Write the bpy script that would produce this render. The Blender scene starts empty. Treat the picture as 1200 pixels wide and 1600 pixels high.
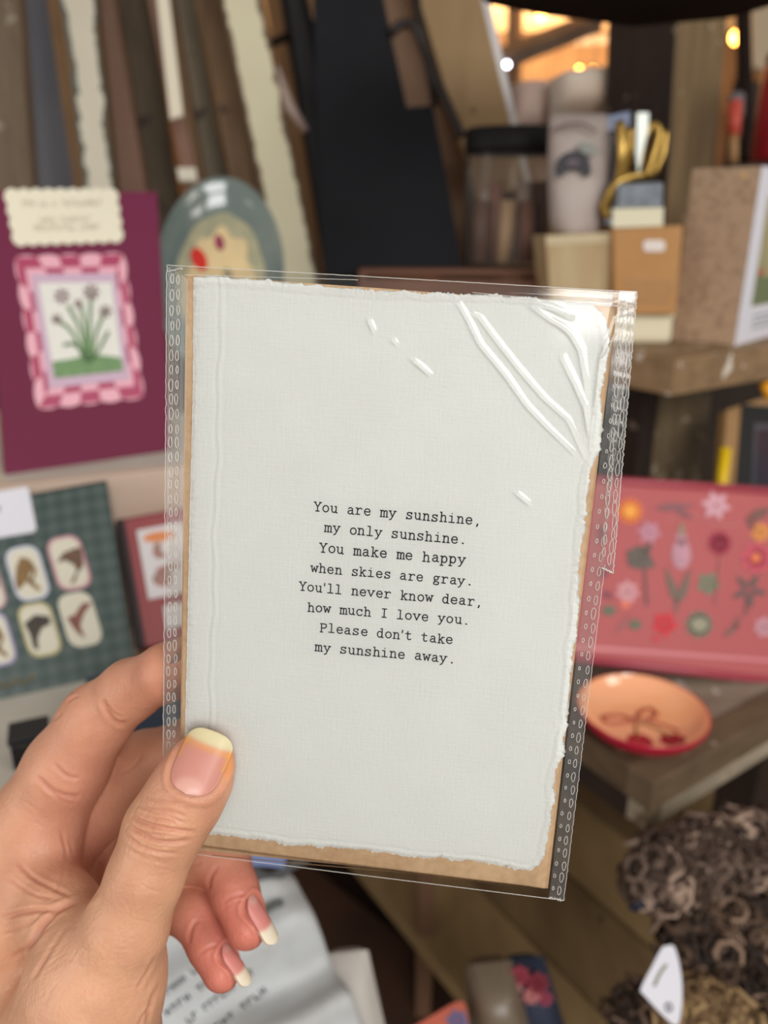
import bpy, bmesh, math, random
import numpy as np
from mathutils import Vector, Matrix, noise as mnoise

random.seed(7); rng = np.random.default_rng(7)
SC = bpy.context.scene
COL = SC.collection

# ------------------------------------------------------------------ camera, world, lights, exposure
FPX = 1204.0                       # focal length in pixels of the 1200x1600 frame
PITCH = math.radians(20)
CAM = np.array([0.0, 0.0, 1.45])
Rr = np.array([1.0, 0, 0]); Uu = np.array([0, math.sin(PITCH), math.cos(PITCH)]); Ff = np.array([0, math.cos(PITCH), -math.sin(PITCH)])
cd = bpy.data.cameras.new('camera'); cam = bpy.data.objects.new('camera', cd); COL.objects.link(cam)
cam.location = CAM; cam.rotation_euler = (math.radians(90) - PITCH, 0, 0)
cd.sensor_fit = 'HORIZONTAL'; cd.sensor_width = 36; cd.lens = 36 * FPX / 1200
cd.clip_start = 0.01; cd.clip_end = 50
cd.dof.use_dof = True; cd.dof.focus_distance = 0.213; cd.dof.aperture_fstop = 10.6
SC.camera = cam
w = bpy.data.worlds.new('world'); SC.world = w; w.use_nodes = True
w.node_tree.nodes['Background'].inputs[0].default_value = (1.0, 0.95, 0.90, 1)
w.node_tree.nodes['Background'].inputs[1].default_value = 0.35
SC.view_settings.view_transform = 'Standard'; SC.view_settings.look = 'None'
SC.view_settings.gamma = 1; SC.view_settings.use_curve_mapping = False
SC.view_settings.exposure = 0.0

def light(name, kind, loc, energy, color, size=None, target=None, size_y=None):
    l = bpy.data.lights.new(name, kind); o = bpy.data.objects.new(name, l); COL.objects.link(o)
    o.location = loc; l.energy = energy; l.color = color
    if kind == 'AREA':
        l.size = size
        if size_y: l.shape = 'RECTANGLE'; l.size_y = size_y
    elif size: l.shadow_soft_size = size
    if target is not None:
        o.rotation_euler = (Vector(target) - Vector(loc)).to_track_quat('-Z', 'Y').to_euler()
    return o
light('unseen_light_panel', 'AREA', (0.50, -1.0, 1.98), 18.0, (1.0, 1.0, 0.985), 1.0, (0, 0.3, 1.25), 0.55)  # unseen key light, set low and close for the card and film streaks
light('unseen_light_panel', 'AREA', (1.35, -0.35, 2.3), 8, (1.0, 0.95, 0.88), 0.6, (0.4, 0.7, 1.3))  # unseen lamp added from the right to brighten the shelf
light('left_fill_light', 'AREA', (-1.7, -0.7, 1.6), 10, (1.0, 0.97, 0.93), 0.9, (-0.1, 0.5, 1.2))  # unseen fill added on the left to lift the display
light('warm_uplight', 'AREA', (0.9, 4.5, 2.0), 50, (1.0, 0.72, 0.42), 0.8, (0.9, 4.4, 3.0))
light('warm_uplight', 'AREA', (-2.2, 4.4, 2.0), 25, (1.0, 0.68, 0.38), 0.5, (-2.2, 4.4, 3.0))

# ------------------------------------------------------------------ helpers
def lin(c):
    return tuple(((x / 255) / 12.92 if x / 255 <= 0.04045 else ((x / 255 + 0.055) / 1.055) ** 2.4) for x in c) + (1,)

def ray(px, py):
    return (px - 600) / FPX * Rr + (800 - py) / FPX * Uu + Ff
def W(px, py, D): return CAM + ray(px, py) * D
def onY(px, py, Y): r = ray(px, py); return CAM + r * (Y / r[1])
def onZ(px, py, z): r = ray(px, py); return CAM + r * ((z - CAM[2]) / r[2])
def nrm(v): v = np.asarray(v, float); return v / np.linalg.norm(v)

def newmat(name):
    m = bpy.data.materials.new(name); m.use_nodes = True
    return m, m.node_tree, m.node_tree.nodes['Principled BSDF']
def M(name, col, col2=None, rough=0.6, metal=0.0, scale=20, stretch=(1, 1, 1), bump=0.0, bscale=None, lo=0.35, hi=0.65,
      spec=0.5, coat=0, sss=0, trans=0, detail=5, emit=None, estr=0):
    m, nt, b = newmat(name); N = nt.nodes; L = nt.links
    b.inputs['Roughness'].default_value = rough; b.inputs['Metallic'].default_value = metal
    b.inputs['Specular IOR Level'].default_value = spec; b.inputs['Coat Weight'].default_value = coat
    b.inputs['Transmission Weight'].default_value = trans
    b.inputs['Base Color'].default_value = lin(col)
    if sss: b.inputs['Subsurface Weight'].default_value = sss; b.inputs['Subsurface Scale'].default_value = 0.003
    if emit: b.inputs['Emission Color'].default_value = lin(emit); b.inputs['Emission Strength'].default_value = estr
    if col2 or bump:
        tc = N.new('ShaderNodeTexCoord'); mp = N.new('ShaderNodeMapping'); mp.inputs['Scale'].default_value = stretch
        L.new(tc.outputs['Object'], mp.inputs[0])
        if col2:
            nz = N.new('ShaderNodeTexNoise'); nz.inputs['Scale'].default_value = scale; nz.inputs['Detail'].default_value = detail
            L.new(mp.outputs[0], nz.inputs['Vector'])
            r = N.new('ShaderNodeValToRGB'); r.color_ramp.elements[0].position = lo; r.color_ramp.elements[1].position = hi
            r.color_ramp.elements[0].color = lin(col); r.color_ramp.elements[1].color = lin(col2)
            L.new(nz.outputs[0], r.inputs[0]); L.new(r.outputs[0], b.inputs['Base Color'])
        if bump:
            nb = N.new('ShaderNodeTexNoise'); nb.inputs['Scale'].default_value = bscale or scale * 2; nb.inputs['Detail'].default_value = 4
            L.new(mp.outputs[0], nb.inputs['Vector'])
            bp = N.new('ShaderNodeBump'); bp.inputs['Strength'].default_value = bump; bp.inputs['Distance'].default_value = 0.001
            L.new(nb.outputs[0], bp.inputs['Height']); L.new(bp.outputs[0], b.inputs['Normal'])
    return m

def chippy(name, paint, wood, edge=0.16, amount=0.5, third=None, scale=28):
    """painted board whose paint has flaked off, mostly along its long edges (uv.x runs across the board)"""
    m, nt, b = newmat(name); N = nt.nodes; L = nt.links
    b.inputs['Roughness'].default_value = 0.7
    uv = N.new('ShaderNodeUVMap'); sx = N.new('ShaderNodeSeparateXYZ'); L.new(uv.outputs[0], sx.inputs[0])
    a = N.new('ShaderNodeMath'); a.operation = 'SUBTRACT'; a.inputs[1].default_value = 0.5; L.new(sx.outputs[0], a.inputs[0])
    ab = N.new('ShaderNodeMath'); ab.operation = 'ABSOLUTE'; L.new(a.outputs[0], ab.inputs[0])
    mr = N.new('ShaderNodeMapRange'); mr.inputs[1].default_value = 0.5 - edge; mr.inputs[2].default_value = 0.5
    mr.inputs[3].default_value = 0; mr.inputs[4].default_value = 0.42; L.new(ab.outputs[0], mr.inputs[0])
    tc = N.new('ShaderNodeTexCoord'); nz = N.new('ShaderNodeTexNoise'); nz.inputs['Scale'].default_value = scale
    nz.inputs['Detail'].default_value = 8; nz.inputs['Roughness'].default_value = 0.65; L.new(tc.outputs['Object'], nz.inputs['Vector'])
    ad = N.new('ShaderNodeMath'); ad.operation = 'ADD'; L.new(mr.outputs[0], ad.inputs[0]); L.new(nz.outputs[0], ad.inputs[1])
    r = N.new('ShaderNodeValToRGB'); r.color_ramp.elements[0].position = 0.62 + 0.1 * (1 - amount); r.color_ramp.elements[1].position = 0.66 + 0.1 * (1 - amount)
    r.color_ramp.elements[0].color = lin(paint); r.color_ramp.elements[1].color = lin(third or wood)
    if third:
        e = r.color_ramp.elements.new(0.80 + 0.1 * (1 - amount)); e.color = lin(wood)
    L.new(ad.outputs[0], r.inputs[0])
    n2 = N.new('ShaderNodeTexNoise'); n2.inputs['Scale'].default_value = 9; L.new(tc.outputs['Object'], n2.inputs['Vector'])
    mx = N.new('ShaderNodeMix'); mx.data_type = 'RGBA'; mx.blend_type = 'MULTIPLY'
    r2 = N.new('ShaderNodeValToRGB'); r2.color_ramp.elements[0].color = (0.8, 0.76, 0.7, 1); r2.color_ramp.elements[1].position = 0.6
    L.new(n2.outputs[0], r2.inputs[0]); mx.inputs['Factor'].default_value = 0.8
    L.new(r.outputs[0], mx.inputs['A']); L.new(r2.outputs[0], mx.inputs['B']); L.new(mx.outputs['Result'], b.inputs['Base Color'])
    bp = N.new('ShaderNodeBump'); bp.inputs['Strength'].default_value = 0.6; bp.inputs['Distance'].default_value = 0.001
    bp.invert = True; L.new(ad.outputs[0], bp.inputs['Height']); L.new(bp.outputs[0], b.inputs['Normal'])
    return m

def film(name, tint=(1, 1, 1, 1), rough=.06, fac=1.0, haze=0.0):
    m, nt, b = newmat(name); N = nt.nodes; L = nt.links; N.remove(b)
    tr = N.new('ShaderNodeBsdfTransparent'); tr.inputs[0].default_value = tint; gl = N.new('ShaderNodeBsdfGlossy'); gl.inputs['Roughness'].default_value = rough
    fr = N.new('ShaderNodeFresnel'); fr.inputs[0].default_value = 1.5; mm = N.new('ShaderNodeMath'); mm.operation = 'MULTIPLY'; mm.inputs[1].default_value = fac; L.new(fr.outputs[0], mm.inputs[0])
    mx = N.new('ShaderNodeMixShader'); L.new(mm.outputs[0], mx.inputs[0]); L.new(tr.outputs[0], mx.inputs[1]); L.new(gl.outputs[0], mx.inputs[2]); out = N['Material Output']
    if haze:
        df = N.new('ShaderNodeBsdfDiffuse'); m2 = N.new('ShaderNodeMixShader'); m2.inputs[0].default_value = haze; L.new(mx.outputs[0], m2.inputs[1]); L.new(df.outputs[0], m2.inputs[2]); L.new(m2.outputs[0], out.inputs[0])
    else: L.new(mx.outputs[0], out.inputs[0])
    return m

JARGLASS = film('jar_glass', (.93, .91, .89, 1), .08, 2.0, .03)
JARGLASS.node_tree.nodes['Fresnel'].inputs[0].default_value = 1.12
def flecked(name, col, col2, fleck, thr=0.66, grain=(30, 30, 3), fscale=34):
    """weathered wood with grain and flecks of old paint"""
    m, nt, b = newmat(name); N = nt.nodes; L = nt.links; b.inputs['Roughness'].default_value = 0.65
    tc = N.new('ShaderNodeTexCoord'); mp = N.new('ShaderNodeMapping'); mp.inputs['Scale'].default_value = grain
    L.new(tc.outputs['Object'], mp.inputs[0])
    nz = N.new('ShaderNodeTexNoise'); nz.inputs['Scale'].default_value = 2.2; nz.inputs['Detail'].default_value = 6; L.new(mp.outputs[0], nz.inputs['Vector'])
    r = N.new('ShaderNodeValToRGB'); r.color_ramp.elements[0].position = .3; r.color_ramp.elements[1].position = .7
    r.color_ramp.elements[0].color = lin(col); r.color_ramp.elements[1].color = lin(col2); L.new(nz.outputs[0], r.inputs[0])
    n2 = N.new('ShaderNodeTexNoise'); n2.inputs['Scale'].default_value = fscale; n2.inputs['Detail'].default_value = 3; L.new(tc.outputs['Object'], n2.inputs['Vector'])
    mr = N.new('ShaderNodeMapRange'); mr.inputs[1].default_value = thr; mr.inputs[2].default_value = thr + .03; L.new(n2.outputs[0], mr.inputs[0])
    mx = N.new('ShaderNodeMix'); mx.data_type = 'RGBA'; L.new(mr.outputs[0], mx.inputs['Factor'])
    L.new(r.outputs[0], mx.inputs['A']); mx.inputs['B'].default_value = lin(fleck); L.new(mx.outputs['Result'], b.inputs['Base Color'])
    bp = N.new('ShaderNodeBump'); bp.inputs['Strength'].default_value = 0.5; bp.inputs['Distance'].default_value = 0.001
    L.new(nz.outputs[0], bp.inputs['Height']); L.new(bp.outputs[0], b.inputs['Normal'])
    return m

def props(o, label=None, cat=None, group=None, kind=None):
    if label: o['label'] = label
    if cat: o['category'] = cat
    if group: o['group'] = group
    if kind: o['kind'] = kind
    return o
def thing(name, loc, label, cat, group=None):
    o = bpy.data.objects.new(name, None); COL.objects.link(o); o.location = [float(v) for v in loc]
    o.empty_display_size = 0.02
    return props(o, label, cat, group)
def origin(p):
    v = np.array(p.location) if p is not None else np.zeros(3)
    return v + (origin(p.parent) if p is not None and p.parent is not None else 0)
def mesh(name, V, F, mat, parent=None, base=None, smooth=False, uvs=None, bevel=0, kind=None, mats=None, fm=None):
    """V are world points; the mesh is stored relative to the parent's origin (or to base)"""
    V = np.asarray(V, float)
    if parent is not None: o0 = origin(parent)
    elif base is not None: o0 = np.asarray(base, float)
    else: o0 = np.array([V[:, 0].mean(), V[:, 1].mean(), V[:, 2].min()])
    me = bpy.data.meshes.new(name); me.from_pydata((V - o0).tolist(), [], [list(map(int, f)) for f in F]); 
    if mats:
        for m in mats: me.materials.append(m)
        me.polygons.foreach_set('material_index', fm)
    elif mat is not None: me.materials.append(mat)
    if uvs is not None:
        ul = me.uv_layers.new(name='UVMap')
        for l in me.loops: ul.data[l.index].uv = uvs[l.vertex_index]
    if smooth: me.polygons.foreach_set('use_smooth', [True] * len(me.polygons))
    me.update()
    o = bpy.data.objects.new(name, me); COL.objects.link(o)
    if parent is not None: o.parent = parent
    else: o.location = o0.tolist()
    if bevel:
        b = o.modifiers.new('bevel', 'BEVEL'); b.width = bevel; b.segments = 2; b.limit_method = 'ANGLE'
    if kind: o['kind'] = kind
    return o

def prism(pts, vec):
    """closed prism over a polygon pts, extruded by vec"""
    pts = [np.asarray(p, float) for p in pts]; n = len(pts)
    V = pts + [p + vec for p in pts]
    F = [list(range(n)), list(range(2 * n - 1, n - 1, -1))] + [[i, n + i, n + (i + 1) % n, (i + 1) % n] for i in range(n)]
    # orientation outwards
    nn = np.zeros(3)
    for i in range(n): nn += np.cross(pts[i], pts[(i + 1) % n])
    if np.dot(nn, vec) > 0: F = [f[::-1] for f in F]
    return V, F
def slab(name, pts, vec, mat, parent=None, bevel=0, **k):
    V, F = prism(pts, vec)
    uvs = None
    if len(pts) == 4: uvs = [(0, 1), (1, 1), (1, 0), (0, 0)] * 2
    return mesh(name, V, F, mat, parent, uvs=uvs, bevel=bevel, **k)
def boxz(name, foot, z0, z1, mat, parent=None, bevel=0.001, **k):
    """upright prism over a ground polygon foot [(x,y)...]"""
    return slab(name, [np.array([x, y, z0]) for x, y in foot], np.array([0, 0, z1 - z0]), mat, parent, bevel, **k)

def join(parts):
    V = []; F = []
    for v, f in parts:
        o = len(V); V += [np.asarray(p, float) for p in v]; F += [[i + o for i in q] for q in f]
    return V, F
def tube(pts, r, n=8, closed=False, cap=True):
    pts = [np.asarray(p, float) for p in pts]; m = len(pts); R = r if hasattr(r, '__len__') else [r] * m
    V = []; F = []; prev = None
    for i in range(m):
        a = pts[(i - 1) % m] if (closed or i > 0) else pts[i]; c = pts[(i + 1) % m] if (closed or i < m - 1) else pts[i]
        t = nrm(c - a + 1e-12)
        if prev is None: prev = nrm(np.cross(t, [0.13, 0.22, 1.0] if abs(t[2]) < .9 else [1, 0, 0]))
        u = prev - t * np.dot(prev, t); u = nrm(u); prev = u; v = np.cross(t, u)
        for k in range(n): q = 2 * math.pi * k / n; V.append(pts[i] + R[i] * (math.cos(q) * u + math.sin(q) * v))
    for i in range(m if closed else m - 1):
        for k in range(n):
            a = i * n + k; b = i * n + (k + 1) % n; c = ((i + 1) % m) * n + (k + 1) % n; d = ((i + 1) % m) * n + k
            F.append([a, b, c, d])
    if cap and not closed: F.append(list(range(n))[::-1]); F.append(list(range((m - 1) * n, m * n)))
    return V, F
def lathe(prof, c, n=40, ax=None, ay=None, az=None, cap=False):
    ax = np.array([1, 0, 0.]) if ax is None else ax; ay = np.array([0, 1, 0.]) if ay is None else ay; az = np.array([0, 0, 1.]) if az is None else az
    V = []; F = []
    for r, z in prof:
        for k in range(n): q = 2 * math.pi * k / n; V.append(c + r * (math.cos(q) * ax + math.sin(q) * ay) + z * az)
    for i in range(len(prof) - 1):
        for k in range(n): F.append([i * n + k, i * n + (k + 1) % n, (i + 1) * n + (k + 1) % n, (i + 1) * n + k])
    if cap: F.append(list(range(n))[::-1]); F.append(list(range((len(prof) - 1) * n, len(prof) * n)))
    return V, F
def cr(pts, k=6, closed=False):
    """Catmull-Rom through the points"""
    P = [np.asarray(p, float) for p in pts]; n = len(P); out = []
    for i in range(n if closed else n - 1):
        p0 = P[(i - 1) % n] if (closed or i > 0) else P[i]; p1 = P[i]; p2 = P[(i + 1) % n]; p3 = P[(i + 2) % n] if (closed or i < n - 2) else p2
        for j in range(k):
            t = j / k; out.append(.5 * (2 * p1 + (p2 - p0) * t + (2 * p0 - 5 * p1 + 4 * p2 - p3) * t * t + (3 * p1 - p0 - 3 * p2 + p3) * t ** 3))
    if not closed: out.append(P[-1])
    return out
def ell(cx, cy, rx, ry, rot=0, n=20):
    r = math.radians(rot)
    return [(cx + rx * math.cos(a) * math.cos(r) - ry * math.sin(a) * math.sin(r), cy + rx * math.cos(a) * math.sin(r) + ry * math.sin(a) * math.cos(r)) for a in [2 * math.pi * i / n for i in range(n)]]

class Face:
    """a real plane through three points seen at (px, py) at depth D; drawings are laid on it"""
    def __init__(s, a, b, c):
        s.o = W(*a); p = W(*b); q = W(*c); s.n = nrm(np.cross(p - s.o, q - s.o))
        if np.dot(s.n, CAM - s.o) < 0: s.n = -s.n
    def pt(s, px, py, off=0.0):
        r = ray(px, py); t = np.dot(s.o - CAM, s.n) / np.dot(r, s.n)
        return CAM + r * t + s.n * off
    def poly(s, name, pts, mat, parent, off=0.0004, th=0.0004, **k):
        return slab(name, [s.pt(x, y, off) for x, y in pts], -s.n * th, mat, parent, **k)
    def many(s, name, polys, mat, parent, off=0.0004, th=0.0003, kind=None):
        V, F = join([prism([s.pt(x, y, off) for x, y in p], -s.n * th) for p in polys])
        return mesh(name, V, F, mat, parent, kind=kind)

# ------------------------------------------------------------------ typewriter alphabet as strokes (x -2.7..2.7, baseline 0, x-height 4.7)
def el(cx, cy, rx, ry, n=18): return [(cx + rx * math.cos(2 * math.pi * i / n), cy + ry * math.sin(2 * math.pi * i / n)) for i in range(n + 1)]
GL = {
 'Y': [[(-2, 6.5), (0, 3.2), (0, 0)], [(2, 6.5), (0, 3.2)], [(-2.7, 6.5), (-1.3, 6.5)], [(1.3, 6.5), (2.7, 6.5)], [(-1.2, 0), (1.2, 0)]],
 'o': [el(0, 2.35, 2.05, 2.35)],
 'u': [[(-2.5, 4.6), (-1.6, 4.6), (-1.6, 1.5), (-1.1, .4), (-.1, 0), (.9, .5), (1.45, 1.4)], [(.6, 4.6), (1.45, 4.6), (1.45, 0), (2.4, 0)]],
 'a': [[(-1.5, 3.9), (-.8, 4.6), (.3, 4.7), (1.2, 4.1), (1.3, 3.2), (1.3, .7), (1.7, .1), (2.4, .1)], [(1.3, 2.7), (0, 2.7), (-1.3, 2.3), (-1.9, 1.4), (-1.5, .4), (-.4, 0), (.7, .4), (1.3, 1.2)]],
 'r': [[(-2.2, 4.6), (-1, 4.6), (-1, 0)], [(-2.2, 0), (.6, 0)], [(-1, 3), (-.2, 4.2), (.9, 4.7), (1.8, 4.5), (2.1, 3.9)]],
 'e': [[(-1.9, 2.5), (1.95, 2.5), (1.8, 3.5), (1.1, 4.5), (0, 4.75), (-1.2, 4.4), (-2, 3.1), (-1.9, 1.6), (-1.1, .4), (0, 0), (1.2, .2), (1.9, 1)]],
 'm': [[(-2.8, 4.6), (-2.1, 4.6), (-2.1, 0)], [(-2.7, 0), (-1.4, 0)], [(-2.1, 3.6), (-1.4, 4.5), (-.7, 4.6), (-.1, 4.1), (0, 3.3), (0, 0)], [(-.5, 0), (.6, 0)], [(0, 3.6), (.7, 4.5), (1.4, 4.6), (2, 4.1), (2.1, 3.3), (2.1, 0)], [(1.6, 0), (2.8, 0)]],
 'y': [[(-1.9, 4.6), (0.1, .4)], [(1.9, 4.6), (0.1, .4), (-.8, -1.5), (-1.9, -1.9)], [(-2.6, 4.6), (-1, 4.6)], [(1.1, 4.6), (2.6, 4.6)]],
 's': [[(1.7, 4.8), (1.7, 3.6)], [(1.6, 3.9), (.8, 4.6), (-.3, 4.75), (-1.4, 4.3), (-1.5, 3.3), (-.8, 2.7), (.6, 2.3), (1.6, 1.8), (1.8, .9), (1.1, .2), (0, 0), (-1.1, .2), (-1.8, .9)], [(-1.8, 1.3), (-1.8, -.1)]],
 'n': [[(-2.4, 4.6), (-1.5, 4.6), (-1.5, 0)], [(-2.4, 0), (-.6, 0)], [(-1.5, 3.2), (-.7, 4.4), (.3, 4.7), (1.2, 4.2), (1.5, 3.2), (1.5, 0)], [(.7, 0), (2.4, 0)]],
 'h': [[(-2.4, 6.8), (-1.5, 6.8), (-1.5, 0)], [(-2.4, 0), (-.6, 0)], [(-1.5, 3.2), (-.7, 4.4), (.3, 4.7), (1.2, 4.2), (1.5, 3.2), (1.5, 0)], [(.7, 0), (2.4, 0)]],
 'i': [[(-1.5, 4.6), (.1, 4.6), (.1, 0)], [(-1.9, 0), (2, 0)], [(0, 6.5), (0.05, 6.45)]],
 'l': [[(-1.5, 6.8), (.1, 6.8), (.1, 0)], [(-1.9, 0), (2, 0)]],
 'k': [[(-2.4, 6.8), (-1.4, 6.8), (-1.4, 0)], [(-2.3, 0), (-.6, 0)], [(-1.4, 1.9), (1.2, 4.6)], [(.4, 4.6), (2.1, 4.6)], [(-.4, 2.9), (1.6, 0)], [(.8, 0), (2.5, 0)]],
 'p': [[(-2.5, 4.6), (-1.6, 4.6), (-1.6, -2)], [(-2.5, -2), (-.5, -2)], el(.15, 2.35, 1.75, 2.3)],
 'w': [[(-2.2, 4.6), (-1.2, 0.1), (0, 3.6), (1.2, 0.1), (2.2, 4.6)], [(-2.9, 4.6), (-1.4, 4.6)], [(1.4, 4.6), (2.9, 4.6)]],
 'g': [el(-.2, 3.2, 1.5, 1.45), [(.9, 4.2), (2.3, 4.6)], [(-1, 2), (-1.5, 1.1), (-.8, .5), (1, .4), (1.9, -.3), (1.5, -1.5), (0, -1.9), (-1.6, -1.5), (-1.9, -.6), (-1.1, .3)]],
 'c': [[(1.7, 4.7), (1.7, 3.4)], [(1.6, 3.8), (.9, 4.6), (-.1, 4.75), (-1.3, 4.3), (-2, 3.1), (-1.9, 1.6), (-1.1, .4), (0, 0), (1.2, .2), (1.9, 1)]],
 'v': [[(-2, 4.6), (0, 0.1), (2, 4.6)], [(-2.7, 4.6), (-1.2, 4.6)], [(1.2, 4.6), (2.7, 4.6)]],
 'I': [[(-1.6, 6.5), (1.6, 6.5)], [(0, 6.5), (0, 0)], [(-1.6, 0), (1.6, 0)]],
 'd': [[(.3, 6.8), (1.45, 6.8), (1.45, 0), (2.4, 0)], el(-.25, 2.35, 1.75, 2.3)],
 't': [[(-.6, 6.3), (-.6, 1.1), (-.1, .2), (.8, 0), (1.8, .5)], [(-2.1, 4.6), (1.5, 4.6)]],
 'P': [[(-2.5, 6.5), (.6, 6.5), (1.8, 6.1), (2.1, 5), (1.7, 3.8), (.6, 3.2), (-1.6, 3.2)], [(-1.6, 6.5), (-1.6, 0)], [(-2.5, 0), (-.6, 0)]],
 ',': [[(.1, .5), (.15, .2), (-.35, -1.1)]], '.': [[(0, .3), (0.02, .35)], [(.2, .2), (-.2, .4)]], "'": [[(0, 6.9), (-.1, 4.9)]],
}
def stroke_polys(strokes, hw):
    """flat polygons (2d) that cover each stroke with round ends"""
    out = []
    for st in strokes:
        for (x0, y0), (x1, y1) in zip(st, st[1:]):
            d = math.hypot(x1 - x0, y1 - y0) or 1e-6; a = math.atan2(y1 - y0, x1 - x0)
            pl = [(x1 + hw * math.cos(a + q), y1 + hw * math.sin(a + q)) for q in [-math.pi / 2 + math.pi * k / 5 for k in range(6)]]
            pl += [(x0 + hw * math.cos(a + q), y0 + hw * math.sin(a + q)) for q in [math.pi / 2 + math.pi * k / 5 for k in range(6)]]
            out.append(pl)
    return out

# ================================================================== MATERIALS
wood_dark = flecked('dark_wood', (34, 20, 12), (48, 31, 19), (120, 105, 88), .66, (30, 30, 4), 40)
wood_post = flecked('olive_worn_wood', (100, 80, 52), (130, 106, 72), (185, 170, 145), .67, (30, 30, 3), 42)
wood_shelf = flecked('shelf_wood', (122, 96, 66), (150, 120, 86), (215, 205, 190), .63, (6, 30, 30), 55)
wood_table = flecked('weathered_table_wood', (118, 102, 86), (150, 134, 116), (184, 174, 162), .64, (8, 24, 30), 48)
wood_black = M('near_black_wood', (26, 15, 11), (36, 22, 15), rough=.8, spec=.2, scale=8, stretch=(1, 1, 6))  # near-black brown shared by bar, stand, bench and top board
cream_paint = M('cream_painted_wood', (214, 196, 176), (226, 210, 192), rough=.5, scale=12, bump=.1)
grey_cream = M('grey_cream_painted_wood', (196, 188, 174), (210, 203, 190), rough=.5, scale=10, bump=.1)

# ================================================================== SETTING
boxz('floor', [(-4, -3), (4, -3), (4, 6), (-4, 6)], -0.05, 0, M('floor_boards', (70, 58, 46), (92, 78, 62), rough=.6, scale=6, stretch=(1, 8, 1)), bevel=0)['kind'] = 'structure'
wallm = M('far_wall_boards', (120, 92, 66), (150, 118, 86), rough=.8, scale=5, stretch=(8, 1, 1))
boxz('wall_back', [(-4, 5.2), (4, 5.2), (4, 5.3), (-4, 5.3)], 0, 4, wallm, bevel=0)['kind'] = 'structure'
ceilm = M('pale_ceiling_boards', (214, 178, 136), (232, 200, 160), rough=.8, scale=4, stretch=(6, 1, 1))
slab('ceiling', [np.array([-4, 1.9, 2.9]), np.array([4, 1.9, 2.9]), np.array([4, 5.2, 2.55]), np.array([-4, 5.2, 2.55])], np.array([0, 0, .06]), ceilm)['kind'] = 'structure'

# ------------------------------------------------------------------ far hall seen between the display pieces
beamm = M('grey_roof_beam', (128, 108, 92), (150, 130, 112), rough=.8, scale=6)
for k, (x0, y0, x1, y1, D, r) in enumerate([(690, 130, 935, 32, 3.0, .045), (775, 175, 895, 165, 3.6, .08), (805, 0, 802, 190, 3.3, .035), (895, 60, 1010, 55, 3.9, .03)]):
    V, F = tube([W(x0, y0, D), W(x1, y1, D * 1.05)], r, 4)
    b = mesh('roof_beam', V, F, beamm)
    props(b, ['long slanting grey beam across the upper right opening', 'thick grey crossbeam below the slanting beam', 'thin upright grey post in the far hall', 'thin pale rail under the orange ceiling'][k], 'beam')
bulbm = M('bulb_glow', (255, 190, 90), emit=(255, 170, 70), estr=28)
for k, (px, py, D, r) in enumerate([(905, 108, 3.6, .011), (926, 109, 3.6, .011), (845, 25, 3.2, .02), (1152, 58, 3.0, .025)]):
    t = thing('light_bulb', W(px, py, D), ['left of the two round warm bulbs in the far hall', 'right of the two round warm bulbs in the far hall', 'warm bulb high up under the dark shelf edge', 'warm bulb to the right of the big post'][k], 'bulb', 'warm bulbs in the far hall')
    V, F = lathe([(r * math.sin(a), -r * math.cos(a)) for a in np.linspace(0.01, math.pi - .01, 9)], W(px, py, D), 14)
    mesh('glass_globe', V, F, bulbm, t, smooth=True)
    V, F = lathe([(r * .45, r * .9), (r * .45, r * 1.8)], W(px, py, D), 10, cap=True); mesh('socket', V, F, beamm, t)
    p_ = W(px, py, D); V, F = tube([p_ + [0, 0, r * 1.7], np.array([p_[0], p_[1], 2.9 - (p_[1] - 1.9) * .106])], .003, 5); mesh('cord', V, F, beamm, t)
coldm = M('cool_lamp', (240, 240, 255), emit=(235, 235, 255), estr=16)
V, F = lathe([(.009 * math.sin(a), -.009 * math.cos(a)) for a in np.linspace(.01, math.pi - .01, 9)], W(792, 101, 3.0), 14)
props(mesh('spot_lamp', V, F, coldm, smooth=True), 'small cool white lamp left of the warm bulbs', 'lamp')
# pale panels far away; the upper left one stands in for distant lights
for k, (q, D, c, lab) in enumerate([([(1176, 15), (1215, 0), (1215, 112), (1178, 104)], 2.6, (240, 224, 196), 'pale cream banner at the right picture edge above the red tin'),
                               ([(18, -40), (74, -40), (72, 50), (22, 44)], 3.2, (225, 190, 150), 'pale warm panel standing in for far lights at the upper left'),
                               ([(960, 60), (990, 60), (984, 120), (955, 120)], 3.4, (230, 220, 225), 'pale hanging sign beside the dark post')]):
    hb = props(slab('hanging_panel', [W(x, y, D) for x, y in q], Ff * .02, M('banner', c, rough=.8)), lab, 'banner')
    for p_ in (W(*q[0], D), W(*q[1], D)):
        V, F = tube([p_ + Ff * .01, np.array([p_[0], p_[1] + .01, max(p_[2] + .05, 2.9 - (p_[1] - 1.9) * .106)])], .003, 5); mesh('cord', V, F, beamm, hb)
V, F = lathe([(.022 * math.sin(a), -.022 * math.cos(a)) for a in np.linspace(.01, math.pi - .01, 9)], W(30, 30, 2.4), 14)
rbb = props(mesh('red_bauble', V, F, M('red_gloss', (190, 30, 30), rough=.3), smooth=True), 'small red bauble at the upper left corner', 'bauble')
p_ = W(30, 30, 2.4); V, F = tube([p_, np.array([p_[0], p_[1], 2.9 - (p_[1] - 1.9) * .106])], .002, 5); mesh('cord', V, F, beamm, rbb)

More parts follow.
